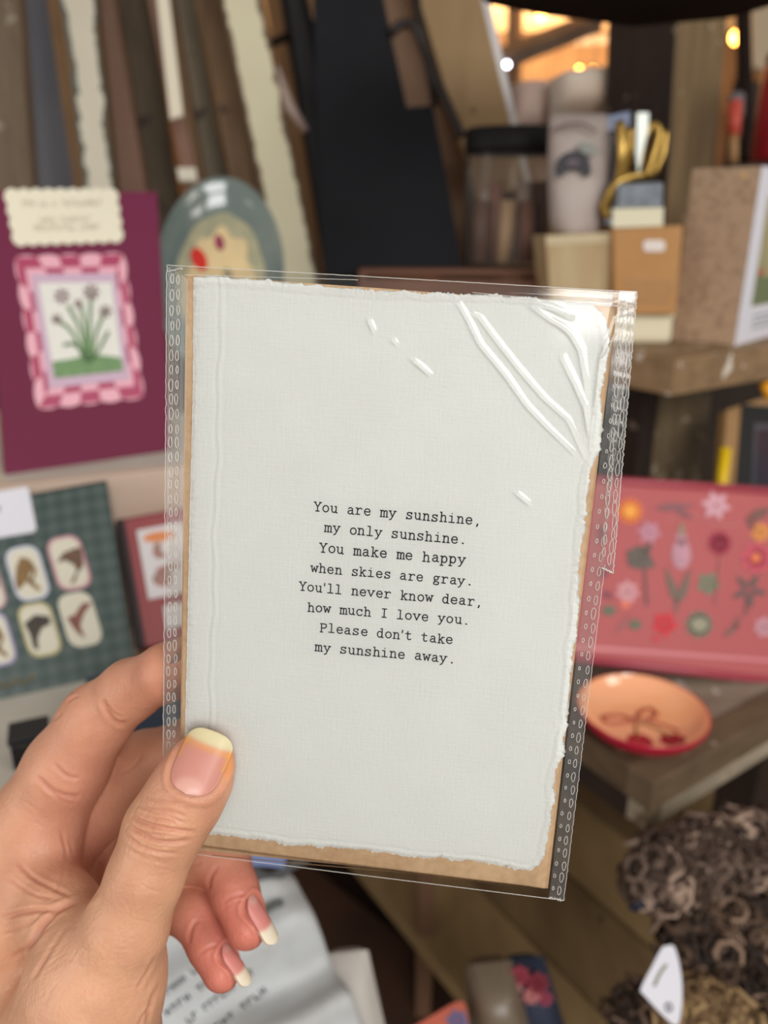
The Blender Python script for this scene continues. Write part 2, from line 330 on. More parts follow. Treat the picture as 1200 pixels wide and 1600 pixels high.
# ------------------------------------------------------------------ left table, riser and back bench (rotated ~22 deg)
e1l = nrm([.925, .38, 0]); e2l = nrm([-.38, .925, 0])
def foot(o, a, b, la, lb): return [(o + a * x + b * y)[:2] for x, y in ((0, 0), (la, 0), (la, lb), (0, lb))]
lt = thing('display_table', (-.5, .6, 0), 'cream painted display table on the left under the boxes', 'table')
boxz('tabletop', [(-.95, .36), (-.235, .36), (-.215, .62), (.42, .86), (.42, 1.45), (-.95, 1.45)], 1.10, 1.13, grey_cream, lt)
for x, y in ((-.9, .42), (-.3, .42), (-.9, 1.38), (.35, 1.38)):
    boxz('leg', [(x, y), (x + .05, y), (x + .05, y + .05), (x, y + .05)], 0, 1.10, grey_cream, lt)
rp = onZ(166, 743, 1.26)
ris = thing('riser', rp - e1l * .35 + np.array([0, 0, -.13]), 'cream and pink painted step behind the green and red boxes', 'riser')
boxz('front_board', foot(rp - e1l * .36, e1l, e2l, .62, .014), 1.13, 1.26, M('pinkish_cream_paint', (205, 180, 160), (214, 190, 172), rough=.5, scale=8), ris)
boxz('top_board', foot(rp - e1l * .36 + e2l * .014, e1l, e2l, .62, .20), 1.245, 1.26, grey_cream, ris)
boxz('side_board', foot(rp - e1l * .36 + e2l * .014, e1l, e2l, .014, .20), 1.13, 1.245, grey_cream, ris)
boxz('side_board', foot(rp + e1l * .246 + e2l * .014, e1l, e2l, .014, .20), 1.13, 1.245, grey_cream, ris)

# ------------------------------------------------------------------ purple notebook box
pf = Face((8, 745, .640), (268, 703, .7097), (0, 295, .667))
pb = thing('notebook_box', pf.pt(8, 745), 'purple gift box of notebooks with a checked pink frame and flower picture', 'box')
purple = M('plum_card', (112, 42, 66), (122, 48, 78), rough=.6, scale=3, spec=.15)
slab('carton', [pf.pt(-22, 297), pf.pt(246, 299), pf.pt(269, 703), pf.pt(8, 745)], -pf.n * .022, purple, pb, .0012)
# scalloped cream label
def scallop(q, n, amp):
    out = []
    for i in range(4):
        a = np.array(q[i], float); b = np.array(q[(i + 1) % 4], float); m = n[i]; t = nrm(b - a); nn = np.array([t[1], -t[0]])
        for j in range(m * 6):
            s = j / (m * 6); out.append(tuple(a + (b - a) * s + nn * amp * abs(math.sin(math.pi * s * m))))
    return out
pf.poly('paper_label', scallop([(8, 299), (180, 298), (190, 376), (24, 382)], [9, 4, 9, 4], 4), M('cream_label', (240, 232, 208), rough=.7), pb, .0011, .0006)
ink_soft = M('soft_grey_print', (196, 184, 160), rough=.8)
def text_marks(face, x0, y0, x1, y1, h, words, mat, parent, off, bold=.45, name='lettering'):
    total = sum(words) + len(words) - 1; polys = []; k = 0
    d = np.array([x1 - x0, y1 - y0]) / total; up = nrm([d[1], -d[0]]) * h
    if up[1] > 0: up = -up
    for wd in words:
        for j in range(wd):
            p = np.array([x0, y0]) + d * k; v = random.choice((0, 1, 2, 3)); a = d * .78; t = bold
            if v == 0: segs = [(p, p + a * .3, up), (p, p + a, up * .3)]
            elif v == 1: segs = [(p, p + a * .3, up), (p + up * .7, p + up * .7 + a, up * .3)]
            elif v == 2: segs = [(p + a * .35, p + a * .65, up), (p + up * .72, p + up * .72 + a, up * .28)]
            else: segs = [(p, p + a * .28, up), (p + a * .72, p + a, up), (p + up * .4, p + up * .4 + a, up * .25)]
            for s0, s1, u in segs: polys.append([s0, s1, s1 + u, s0 + u])
            k += 1
        k += 1
    return face.many(name, polys, mat, parent, off, .0002)
text_marks(pf, 34, 324, 160, 322, 9, [3, 2, 1, 9], ink_soft, pb, .0014)
text_marks(pf, 62, 348, 142, 347, 8, [4, 7], ink_soft, pb, .0014)
text_marks(pf, 52, 362, 156, 360, 9, [11, 5], ink_soft, pb, .0014)
# frame picture
q0 = [(24, 403), (192, 398), (223, 620), (60, 638)]; q1 = [(60, 443), (174, 442), (192, 580), (85, 592)]
def lerpq(q, i, s): a = np.array(q[i], float); b = np.array(q[(i + 1) % 4], float); return a + (b - a) * s
pinkA = M('pale_pink_print', (238, 176, 190), rough=.5); pinkB = M('raspberry_print', (176, 62, 98), rough=.5)
pf.poly('printed_frame', scallop(q0, [5, 6, 5, 6], 3.5), pinkA, pb, .0007, .0005)
polys = []
for side, n in ((0, 5), (1, 6), (2, 5), (3, 6)):
    for i in range(n):
        for j in range(2):
            if (i + j + side) % 2: continue
            s0, s1 = i / n, (i + 1) / n; t0, t1 = ((0, .42), (.42, .66))[j]
            P = [lerpq(q0, side, s) * (1 - t) + lerpq(q1, side, s) * t for s, t in ((s0, t0), (s1, t0), (s1, t1), (s0, t1))]
            polys.append([tuple(p) for p in P])
pf.many('printed_check', polys, pinkB, pb, .0010)
mid = [tuple(np.array(q0[i]) * .34 + np.array(q1[i]) * .66) for i in range(4)]
pf.poly('printed_mount', mid, M('lilac_print', (206, 176, 196), rough=.6), pb, .0013, .0003)
pf.poly('printed_picture', q1, M('white_print', (232, 230, 220), rough=.6), pb, .0016, .0003)
green_pr = M('leaf_green_print', (104, 140, 92), (122, 156, 104), rough=.6, scale=200); headm = M('dusky_flower_print', (120, 92, 104), (150, 116, 120), rough=.6, scale=300)
pf.poly('printed_grass', [(81, 566), (110, 562), (132, 556), (160, 556), (189, 560), (192, 580), (85, 592)], green_pr, pb, .0019, .0003)
st = []
for a, b, c in [((132, 565), (112, 520), (86, 500)), ((134, 565), (124, 515), (106, 480)), ((137, 565), (132, 510), (124, 474)), ((140, 565), (140, 505), (142, 460)), ((143, 565), (150, 520), (164, 488)), ((136, 565), (118, 540), (100, 540)), ((144, 565), (158, 540), (168, 520))]:
    st.append(cr([a, b, c], 5))
pf.many('printed_stem', stroke_polys(st, 2.6), green_pr, pb, .0021, .0003)
fl = []
for cx, cy, r in [(96, 464, 13), (142, 458, 14), (164, 488, 11), (122, 476, 8), (88, 500, 9)]:
    for k in range(7): a = k * 2 * math.pi / 7; fl.append(ell(cx + r * .6 * math.cos(a), cy + r * .6 * math.sin(a), r * .36, r * .22, math.degrees(a), 8))
pf.many('printed_flower', fl, headm, pb, .0023, .0003)

# ------------------------------------------------------------------ green plaid box with small oval pictures
gf = Face((0, 1096, .560), (212, 1048, .599), (166, 751, .625))
gb = thing('stationery_box', gf.pt(0, 1096), 'dark green checked box with rows of small bird pictures', 'box')
m, nt, b = newmat('green_plaid'); N = nt.nodes; L = nt.links
tc = N.new('ShaderNodeTexCoord'); b.inputs['Roughness'].default_value = .45
def plaid(axis_i, sc):
    sp = N.new('ShaderNodeSeparateXYZ'); L.new(tc.outputs['UV'], sp.inputs[0])
    mm = N.new('ShaderNodeMath'); mm.operation = 'MULTIPLY'; mm.inputs[1].default_value = sc; L.new(sp.outputs[axis_i], mm.inputs[0])
    s = N.new('ShaderNodeMath'); s.operation = 'SINE'; L.new(mm.outputs[0], s.inputs[0]); return s
a = plaid(0, 62); c = plaid(1, 80); ad = N.new('ShaderNodeMath'); ad.operation = 'ADD'; L.new(a.outputs[0], ad.inputs[0]); L.new(c.outputs[0], ad.inputs[1])
r = N.new('ShaderNodeValToRGB'); r.color_ramp.elements[0].position = .1; r.color_ramp.elements[1].position = .95
r.color_ramp.elements[0].color = lin((34, 58, 54)); r.color_ramp.elements[1].color = lin((72, 86, 80))
mr = N.new('ShaderNodeMapRange'); mr.inputs[1].default_value = -2; mr.inputs[2].default_value = 2; L.new(ad.outputs[0], mr.inputs[0]); L.new(mr.outputs[0], r.inputs[0]); L.new(r.outputs[0], b.inputs['Base Color'])
plaidm = m
gbrow = M('brown_box_lid', (66, 56, 48), rough=.5)
slab('carton', [gf.pt(-90, 800), gf.pt(167, 752), gf.pt(212, 1048), gf.pt(-70, 1113)], -gf.n * .030, plaidm, gb, .001)
upn = nrm(gf.pt(166, 751) - gf.pt(212, 1048))
tl, tr = gf.pt(-90, 799), gf.pt(166, 752)
slab('lid', [tl, tr, tr - gf.n * .03, tl - gf.n * .03], upn * .001, gbrow, gb)
gf.poly('paper_label', [(-60, 779), (40, 761), (45, 765), (57, 826), (52, 832), (-60, 850)], M('white_label', (226, 224, 232), rough=.6), gb, .001, .0006)
navy_ink = M('navy_ink', (52, 60, 92), rough=.7)
text_marks(gf, -30, 806, 4, 800, 9, [4], navy_ink, gb, .0013)
stampW = M('stamp_ivory', (218, 212, 192), rough=.6)
def rrect(cx, cy, w, h, rot, k=.34, n=5):
    r = math.radians(rot); out = []; c = min(w, h) * k
    for sx, sy, a0 in ((1, 1, 0), (-1, 1, 90), (-1, -1, 180), (1, -1, 270)):
        for j in range(n + 1):
            a = math.radians(a0 + 90 * j / n); x = sx * (w / 2 - c) + c * math.cos(a); y = sy * (h / 2 - c) + c * math.sin(a)
            out.append((cx + x * math.cos(r) - y * math.sin(r) + y * 0.0, cy + x * math.sin(r) + y * math.cos(r)))
    return out
def skew(pts, cx, cy, k): return [(x + (y - cy) * k, y) for x, y in pts]
stamps = [(43, 896, (206, 208, 222)), (108, 880, (206, 150, 160)), (62, 984, (190, 180, 130)), (125, 968, (214, 210, 190)), (-8, 999, (170, 160, 196)), (-24, 913, (206, 170, 176))]
birdm = [M('brown_bird_print', (120, 92, 60), (150, 118, 70), rough=.7, scale=400), M('grey_bird_print', (84, 76, 70), (128, 88, 58), rough=.7, scale=300), M('dark_bird_print', (58, 52, 48), (84, 74, 62), rough=.7, scale=300), M('red_bird_print', (120, 72, 60), (150, 96, 84), rough=.7, scale=300)]
birds = [[[(-22, -10), (-14, -26), (2, -24), (10, -10), (2, 8), (-6, 18), (-20, 30), (-24, 12)], [(-4, 2), (4, 8), (26, 26), (22, 30), (0, 16)], [(6, -22), (18, -4), (12, 12), (4, 16), (10, 0), (4, -14)]],
         [[(-24, 0), (-12, -16), (10, -24), (24, -26), (28, 4), (18, 16), (8, 2), (-8, -4)], [(18, 10), (12, 30), (2, 36), (10, 20)]],
         [[(-30, -10), (-10, -24), (18, -22), (22, -10), (4, -2), (-4, 14), (-2, 34), (-12, 30), (-18, 10)]],
         [[(-26, -2), (-10, -8), (4, -26), (24, -28), (8, -10), (0, 10), (10, 32), (-8, 20), (-18, 8)]]]
for k, (cx, cy, rim) in enumerate(stamps):
    f = gf.poly('picture_stamp', skew(rrect(cx, cy, 55, 84, -11), cx, cy, .10), M('stamp_rim', rim, rough=.6), gb, .0010, .0005)
    f.data.materials[0] = M('stamp_rim', rim, rough=.6)
    gf.poly('stamp_paper', skew(rrect(cx, cy, 47, 76, -11), cx, cy, .10), stampW, f, .0014, .0004)
    gf.many('printed_bird', [[(cx + x * .8, cy + y * .95) for x, y in p] for p in birds[k % 4]], birdm[k % 4], f, .0018, .0003)
gf.many('gold_print', stroke_polys([cr([(-10, 1080), (0, 1068), (12, 1074), (24, 1062), (38, 1066), (52, 1056)], 5)], 2.5), M('gold_print', (110, 98, 40), rough=.4), gb, .0012)

# ------------------------------------------------------------------ red box between green box and card
rf = Face((190, 813, .632), (330, 790, .668), (223, 1012, .606))
rb = thing('card_box', rf.pt(223, 1012), 'dusty red gift box with a small white picture label, right of the green box', 'box')
redm = M('dusty_red_card', (146, 64, 66), (156, 72, 74), rough=.45, scale=8)
slab('carton', [rf.pt(190, 813), rf.pt(330, 788), rf.pt(356, 985), rf.pt(224, 1012)], -rf.n * .022, redm, rb, .001)
upr = nrm(rf.pt(190, 813) - rf.pt(224, 1012)); a, c = rf.pt(189, 813), rf.pt(330, 788)
slab('lid', [a, c, c - rf.n * .022, a - rf.n * .022], upr * .001, M('brick_red_card', (132, 54, 50), rough=.5), rb)
rf.poly('dark_strip', [(182, 812), (194, 812), (228, 1010), (216, 1012)], M('black_red_strip', (34, 16, 20), rough=.6), rb, .0008, .012)  # dark strip laid along the left of the front face
rf.poly('picture_label', [(213, 829), (285, 816), (296, 924), (232, 937)], M('label_white', (222, 216, 216), rough=.6), rb, .0008)
rf.poly('printed_bar', ell(248, 839, 25, 8, -8), M('orange_print', (226, 140, 84), rough=.6), rb, .0012)
rf.many('printed_figure', [[(240, 850), (250, 848), (252, 862), (262, 870), (246, 874), (238, 866)], ell(254, 905, 16, 12), ell(262, 888, 20, 6, -15)], M('rose_print', (186, 120, 118), (150, 130, 110), rough=.6, scale=200), rb, .0012)
rf.poly('paper_patch', [(255, 948), (290, 940), (294, 975), (260, 984)], M('label_white', (222, 216, 216), rough=.6), rb, .0008)

# dark little boxes by the hand
navy = M('navy_card', (52, 62, 78), rough=.5)
n0 = onZ(150, 1175, 1.13)
tn = thing('small_box', n0, 'flat navy box lying on the cream table behind the index finger', 'box')
boxz('carton', foot(n0, e1l, e2l, .12, .05), 1.13, 1.15, navy, tn); boxz('lid', foot(n0 - e1l * .001 - e2l * .001, e1l, e2l, .122, .052), 1.15, 1.158, navy, tn)
n1 = onZ(22, 1205, 1.13)
tn = thing('small_tin', n1, 'small black tin on the cream table at the left edge', 'tin')
boxz('tin_body', foot(n1, e1l, e2l, .022, .02), 1.13, 1.148, M('black_tin', (30, 28, 30), (120, 104, 50), rough=.4, scale=60, lo=.55, hi=.7), tn); boxz('lid', foot(n1 - e1l * .001, e1l, e2l, .024, .022), 1.148, 1.152, M('black_lid', (24, 24, 26), rough=.4), tn)

# ------------------------------------------------------------------ oval dish leaning behind the purple box
of = Face((345, 500, .735), (445, 500, .745), (345, 285, .77))
dc = of.pt(344, 424); dx = nrm(of.pt(444, 424) - dc); dy = nrm(np.cross(of.n, dx)); 
if dy[2] < 0: dy = -dy
od = thing('oval_dish', dc - dy * .085, 'grey green oval dish with painted flowers leaning behind the purple box', 'dish')
ax = dx * .92 + dy * .0; rx = np.linalg.norm(of.pt(442, 424) - dc); ry = np.linalg.norm(of.pt(344, 279) - dc)
ang = math.radians(6); ex = (dx * math.cos(ang) - dy * math.sin(ang)) * rx; ey = (dx * math.sin(ang) + dy * math.cos(ang)) * ry
prof = [(0.01, -.016), (.55, -.0155), (.72, -.012), (.88, -.004), (.97, .003), (1.0, .0035), (1.015, .001), (.98, -.003), (.85, -.010), (.68, -.018), (.5, -.020), (.01, -.020)]
V, F = lathe(prof, dc, 56, ex, ey, of.n)
mesh('bowl', V, F, M('grey_green_glaze', (98, 112, 110), (122, 132, 124), rough=.16, scale=14, coat=.6), od, smooth=True)
def dpt(u, v, off): return dc + ex * u + ey * v + of.n * off
def dish_poly(name, f, mat, off, n=60):
    return slab(name, [dpt(f(2 * math.pi * i / n) * math.cos(2 * math.pi * i / n), f(2 * math.pi * i / n) * math.sin(2 * math.pi * i / n), off) for i in range(n)], -of.n * .0006, mat, od)
dish_poly('painted_wash', lambda a: .70 + .012 * math.sin(9 * a), M('olive_cream_glaze', (158, 156, 128), (178, 170, 138), rough=.3, scale=60), -.0112)
dish_poly('painted_center', lambda a: .50 + .05 * math.sin(8 * a + 1), M('cream_yellow_glaze', (226, 200, 150), (214, 190, 146), rough=.3, scale=40), -.0100)
for (u, v, a, b2, c, nm) in [(-.36, .16, .17, .10, (208, 44, 34), 'painted_petal'), (-.06, .36, .10, .075, (150, 56, 84), 'painted_petal'), (.12, .02, .10, .06, (150, 140, 110), 'painted_leaf'), (-.3, -.2, .12, .07, (210, 70, 50), 'painted_petal')]:
    slab(nm, [dpt(u + a * math.cos(t) * .8 + b2 * math.sin(t) * .2, v + b2 * math.sin(t) - a * .4 * math.cos(t), -.0090) for t in np.linspace(0, 2 * math.pi, 18)[:-1]], -of.n * .0005, M('painted_glaze', c, rough=.3), od)

# ------------------------------------------------------------------ leaning planks and frames (tops lean back to the wall side)
def plank(name, x0l, x0r, x3l, x3r, Yb, Yt, mat, label, th=.02, ytop=-220, cat='plank', z0=1.13, y3=300, group=None, parent=None, part=None):
    """given by its left/right edges at picture rows 0 and y3; it stands on z0 and leans back"""
    def P(x, y):  # plane leaning: Y grows with z
        r = ray(x, y); k = (Yt - Yb) / .5      # lean
        t = (Yb + k * (CAM[2] - z0)) / (r[1] - k * r[2]); return CAM + r * t
    tl, tr, bl, br = P(x0l, 0), P(x0r, 0), P(x3l, y3), P(x3r, y3)
    def ext(a, b):   # line a(top)->b extended to z0, and up to z 2.05
        d = b - a; lo = a + d * ((z0 - a[2]) / d[2]); hi = a + d * ((2.02 - a[2]) / d[2]); return hi, lo
    h1, l1 = ext(tl, bl); h2, l2 = ext(tr, br)
    n = nrm(np.cross(tr - tl, bl - tl)); n = n if n[1] > 0 else -n
    o = slab(part or name, [h1, h2, l2, l1], n * th, mat, parent, bevel=.001)
    if parent is None: props(o, label, cat, group)
    return o
pk = [
 ('plank', -30, 30, -15, 52, 1.12, 1.20, flecked('taupe_board', (104, 86, 66), (128, 108, 86), (160, 146, 124), .66), 'taupe worn plank at the far left edge'),
 ('panel', 28, 84, 55, 124, 1.22, 1.28, M('blue_grey_board', (118, 120, 128), (134, 134, 140), rough=.5, scale=5), 'smooth blue grey panel behind the leftmost planks'),
 ('plank', 73, 94, 117, 137, 1.02, 1.10, flecked('ochre_board', (112, 80, 44), (134, 98, 58), (150, 120, 80), .7), 'narrow ochre brown plank left of the white and teal one'),
 ('plank', 92, 148, 131, 180, .96, 1.04, chippy('white_teal_chipped', (206, 198, 178), (104, 84, 60), .30, .55, (70, 92, 94)), 'chipped white plank with teal showing along its edge'),
 ('plank', 144, 178, 176, 228, 1.00, 1.08, M('pink_brown_board', (122, 92, 76), (138, 106, 88), rough=.7, scale=14, stretch=(1, 1, 40), bump=.4), 'pinkish brown plank right of the chipped white and teal one'),
 ('plank', 172, 234, 224, 276, 1.08, 1.16, flecked('umber_board', (72, 58, 40), (94, 78, 56), (44, 32, 22), .62), 'dark umber plank in the middle of the leaning group'),
 ('plank', 250, 270, 296, 322, .985, 1.065, flecked('amber_edge', (104, 78, 50), (122, 92, 60), (60, 44, 30), .66), 'thin amber brown plank beside the white topped stick'),
 ('plank', 266, 304, 314, 356, 1.03, 1.11, flecked('grey_brown_board', (104, 92, 74), (124, 110, 88), (60, 48, 36), .60), 'grey brown chipped plank with dark worn spots'),
 ('plank', 298, 326, 350, 372, 1.10, 1.18, M('near_black_board', (36, 28, 24), rough=.8), 'near black thin plank behind the brown one'),
 ('plank', 308, 350, 362, 412, .97, 1.05, flecked('brown_board', (92, 66, 40), (120, 90, 58), (70, 50, 32), .66), 'brown plank touching the wide cream one'),
]
for nm, a, b_, c, d, yb, yt, mt, lb in pk: plank(nm, a, b_, c, d, yb, yt, mt, lb, cat=nm, group='planks leaning behind the display')
plank('plank', 345, 408, 408, 470, .915, .985, chippy('cream_chipped', (206, 198, 168), (86, 68, 50), .20, .5, (130, 112, 86)), 'wide cream plank with flaking paint and dark edges', th=.022, cat='plank', group='planks leaning behind the display')
# stick with white upper half
t = thing('painted_stick', plank('stick_body', 231, 250, 290, 314, .95, 1.03, M('pinkish_stick', (122, 88, 70), rough=.6), '', th=.014, parent=None).location, 'slim brown stick with a white painted upper part', 'stick', 'planks leaning behind the display')
sb = bpy.data.objects['stick_body']; sb.parent = t; sb.location = (0, 0, 0)
for k_ in ('label', 'category', 'group'):
    if k_ in sb: del sb[k_]
pp = Face((231, 0, 1.03 / 1.167 - .003), (250, 0, 1.03 / 1.167 - .003), (275, 183, .872))
slab('white_paint', [W(232, -120, .855), W(250, -120, .855), W(286, 180, .868), W(266, 186, .868)], Ff * .003, M('cream_white_paint', (222, 212, 190), rough=.5), t)
slab('white_tip', [W(276, 262, .885), W(305, 262, .885), W(308, 282, .885), W(280, 282, .885)], Ff * .006, M('cream_white_paint', (214, 206, 186), rough=.5), t)
# tan board with bars behind the cream plank
plank('panel', 415, 520, 470, 560, 1.16, 1.22, M('tan_board', (150, 110, 68), (136, 98, 60), rough=.6, scale=6), 'tan panel with a dark bar left of the black board', cat='panel', group='planks leaning behind the display')
V, F = tube([W(415, 72, .975), W(492, 38, .975)], .005, 6); props(mesh('dark_bar', V, F, wood_black), 'thin dark bar slanting across the tan panel', 'bar')
V, F = tube([W(432, 105, .95), W(452, 165, .95), W(478, 205, .955)], [.004, .007, .004], 8); props(mesh('pale_stick', V, F, M('pale_pink_plastic', (206, 180, 168), rough=.4), smooth=True), 'short pale pink stick between cream plank and black board', 'stick')
plank('dark_gap_strip', 448, 470, 492, 540, 1.02, 1.10, M('dark_gap_fill', (18, 16, 18), rough=.6), 'narrow black strip filling the dark gap between the cream plank and black board', cat='board', group='planks leaning behind the display')  # black slab stands in for the dark gap between the boards
# black board (stepped outline)
blk = M('blackboard', (24, 24, 27), (29, 29, 33), rough=.75, scale=4, spec=.15)
bf = Face((490, 0, .84), (600, 0, .84), (505, 425, .875))
o = bf.poly('black_board', [(484, -120), (588, -120), (600, 0), (612, 60), (636, 168), (676, 165), (700, 290), (724, 430), (508, 432), (502, 380), (490, 0)], blk, None, 0, .012)
props(o, 'large plain black board leaning in the middle behind the card', 'board')
# tan wide boards right of it
plank('panel', 596, 684, 660, 740, 1.06, 1.12, M('brown_card_panel', (122, 90, 64), (138, 104, 74), rough=.6, scale=5), 'brown panel just right of the black board', cat='panel')
plank('plank', 655, 752, 742, 826, 1.00, 1.06, flecked('tan_board2', (140, 110, 72), (154, 124, 84), (116, 88, 56), .68, (20, 20, 2)), 'broad tan plank leaning right of the black board', cat='plank')
plank('metal_rail', 752, 766, 822, 832, 1.00, 1.06, M('grey_white_metal', (186, 182, 180), rough=.4, metal=.3), 'pale grey rail along the edge of the broad tan plank', cat='rail', th=.008)
V, F = tube(cr([W(610, 52, .84), W(628, 38, .84), W(648, 42, .84), W(662, 75, .845), W(680, 120, .845), W(700, 165, .85), W(722, 215, .86)], 5), .0055, 8)
props(mesh('iron_hook', V, F, M('dark_iron', (40, 30, 26), rough=.5, metal=.4), smooth=True), 'dark curled iron bracket beside the black board', 'bracket')
V, F = tube([W(648, -40, .84), W(652, 10, .84), W(668, 90, .845), W(680, 165, .85)], .0045, 8)
props(mesh('iron_rod', V, F, M('dark_iron', (40, 30, 26), rough=.5, metal=.4), smooth=True), 'thin dark iron rod crossing the curled bracket', 'rod')
# low crate carrying the jar
c0 = onY(560, 428, .86)
crt = thing('wooden_crate', (c0[0], c0[1], 1.13), 'reddish brown wooden crate under the glass jar', 'crate')
cm = flecked('red_brown_wood', (98, 60, 42), (118, 76, 54), (140, 104, 80), .7, (6, 20, 30))
zt = c0[2]
xs0, xs1 = c0[0], onY(855, 450, .86)[0]
for k in range(3): boxz('front_slat', [(xs0, .86), (xs1, .86), (xs1, .868), (xs0, .868)], 1.135 + k * (zt - 1.135) / 3, 1.13 + (k + 1) * (zt - 1.13) / 3 - .006, cm, crt)
boxz('side_panel', [(xs0, .868), (xs0 + .008, .868), (xs0 + .008, .98), (xs0, .98)], 1.13, zt, cm, crt)
boxz('side_panel', [(xs1 - .008, .868), (xs1, .868), (xs1, .98), (xs1 - .008, .98)], 1.13, zt, cm, crt)
boxz('top_board', [(xs0, .868), (xs1, .868), (xs1, .98), (xs0, .98)], zt - .002, zt + .004, cm, crt)

# ------------------------------------------------------------------ right shelving unit
a33 = math.radians(33.5); e1 = np.array([math.cos(a33), math.sin(a33), 0]); e2 = np.array([-math.sin(a33), math.cos(a33), 0])
C0 = onZ(1057, 560, 1.3417)
un = thing('shelf_unit', (C0 + e1 * .2)[:2].tolist() + [0], 'weathered wooden shelving unit with a thick flecked post on the right', 'shelf')
boxz('shelf_board', foot(C0, e1, e2, .6, .42), 1.307, 1.3417, wood_shelf, un, .0015)
def ppt(px, py, Y): return onY(px, py, Y)
pt_ = onY(1060, 0, 1.04); pb_ = onY(1022, 650, 1.04); d = (pt_ - pb_) / (pt_[2] - pb_[2]); top = pb_ + d * (2.1 - pb_[2]); bot = pb_ + d * (0.0 - pb_[2])
def post(c0, w1, w2, nm, mf, ml):
    A = [c0[0], c0[0] + e1 * w1, c0[0] + e1 * w1 + e2 * w2, c0[0] + e2 * w2]; B = [p + c0[1] - c0[0] for p in A]
    V = A + B; F = [[0, 1, 5, 4], [1, 2, 6, 5], [2, 3, 7, 6], [3, 0, 4, 7], [3, 2, 1, 0], [4, 5, 6, 7]]
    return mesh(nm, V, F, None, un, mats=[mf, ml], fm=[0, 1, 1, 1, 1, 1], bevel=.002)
post((bot, top), .095, .105, 'post', wood_post, wood_dark)  # other faces in darker wood, their shade put into the colour
boxz('back_panel', foot(onY(1120, 400, 1.52), e1, e2, 1.2, .015), .76, 1.70, flecked('added_umber_back', (46, 33, 24), (62, 46, 34), (90, 74, 58), .7), un)  # dark panel added to cover the orange-lit wall behind the unit
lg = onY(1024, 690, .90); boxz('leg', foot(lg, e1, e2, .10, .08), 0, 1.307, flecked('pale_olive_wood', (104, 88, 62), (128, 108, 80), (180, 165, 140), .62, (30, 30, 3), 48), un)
boxz('leg', foot(lg - e1 * .03, e1, e2, .028, .08), 0, 1.307, wood_dark, un)  # dark slab stands in for the leg's shaded left face
# top board, dark, seen from below
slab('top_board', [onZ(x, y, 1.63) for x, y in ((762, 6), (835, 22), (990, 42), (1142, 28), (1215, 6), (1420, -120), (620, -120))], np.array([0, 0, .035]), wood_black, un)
# lower shelf of planks
zl = .74
pl0 = onZ(905, 1380, zl)
for k in range(6):
    boxz('shelf_plank', foot(pl0 - e2 * .45 + e1 * (-.20 + .101 * k), e1, e2, .098, .95), zl - .02, zl - (k % 2) * .003, [flecked('olive_plank', (124, 100, 66), (140, 114, 76), (120, 100, 70), .72, (20, 4, 20)), flecked('umber_plank', (96, 74, 48), (116, 92, 60), (60, 44, 28), .66, (20, 4, 20))][k % 2], un)
for s in (0, 1): pass

# right table with the bowl and the tray
T0 = onZ(1022, 1228, 1.046)
tb = thing('weathered_table', (T0 + e1 * .3)[:2].tolist() + [0], 'weathered grey brown wooden table under the orange bowl and pink tray', 'table')
for k in range(5):
    boxz('table_plank', foot(T0 + e1 * .03 + e2 * (.028 + .092 * k), e1, e2, .62, .090), 1.026, 1.045 - .0012 * (k % 2), wood_table, tb, .001)
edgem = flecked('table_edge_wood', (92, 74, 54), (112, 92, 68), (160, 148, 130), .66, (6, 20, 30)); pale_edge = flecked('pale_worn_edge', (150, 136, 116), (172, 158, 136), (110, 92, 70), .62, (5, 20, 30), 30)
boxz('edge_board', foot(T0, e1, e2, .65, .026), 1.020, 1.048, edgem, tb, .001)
boxz('edge_board', foot(T0 + e2 * .026, e1, e2, .028, .46), 1.020, 1.048, flecked('shaded_edge_wood', (74, 56, 38), (96, 76, 54), (130, 110, 90), .68, (20, 6, 30)), tb, .001)  # left edge in a darker copy, shade put into its colour
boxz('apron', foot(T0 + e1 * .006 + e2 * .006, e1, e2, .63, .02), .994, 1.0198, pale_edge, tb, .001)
boxz('apron', foot(T0 + e1 * .006 + e2 * .0262, e1, e2, .02, .44), .994, 1.0198, wood_dark, tb, .001)  # left apron near black, its shade put into the colour
for a_, b_ in ((.26, .05), (.58, .05), (.26, .42), (.58, .42)): boxz('leg', foot(T0 + e1 * a_ + e2 * b_, e1, e2, .045, .045), 0, 1.019, wood_dark, tb, .001)

# orange cherry bowl
bc = onZ(1000, 1140, 1.048)
bw = thing('small_bowl', bc, 'small glossy orange bowl with a red outside and painted cherries', 'bowl')
R = .0540
inn = [(.001, .0045), (R * .45, .0050), (R * .66, .0075), (R * .82, .0120), (R * .93, .0175), (R * .985, .0220)]
rim_ = [(R * .985, .0220), (R, .0226), (R * 1.012, .0215)]
out = [(R * 1.012, .0215), (R * .99, .017), (R * .90, .009), (R * .74, .003), (R * .6, .000), (.001, .0)]
V, F = lathe(inn, bc, 64); mesh('inside_glaze', V, F, M('orange_glaze', (246, 172, 124), (248, 180, 136), rough=.12, scale=10, coat=.7), bw, smooth=True)
V, F = lathe(rim_ + out[1:], bc, 64); mesh('outside_glaze', V, F, M('red_glaze', (176, 22, 52), rough=.2, coat=.5), bw, smooth=True)
cherry = M('cherry_paint', (178, 18, 44), (150, 12, 40), rough=.2, scale=60)
def bowl_pt(x, y):
    r_ = math.hypot(x, y); z_ = np.interp(r_, [p[0] for p in inn], [p[1] for p in inn]); return bc + np.array([x, y, z_ + .0006])
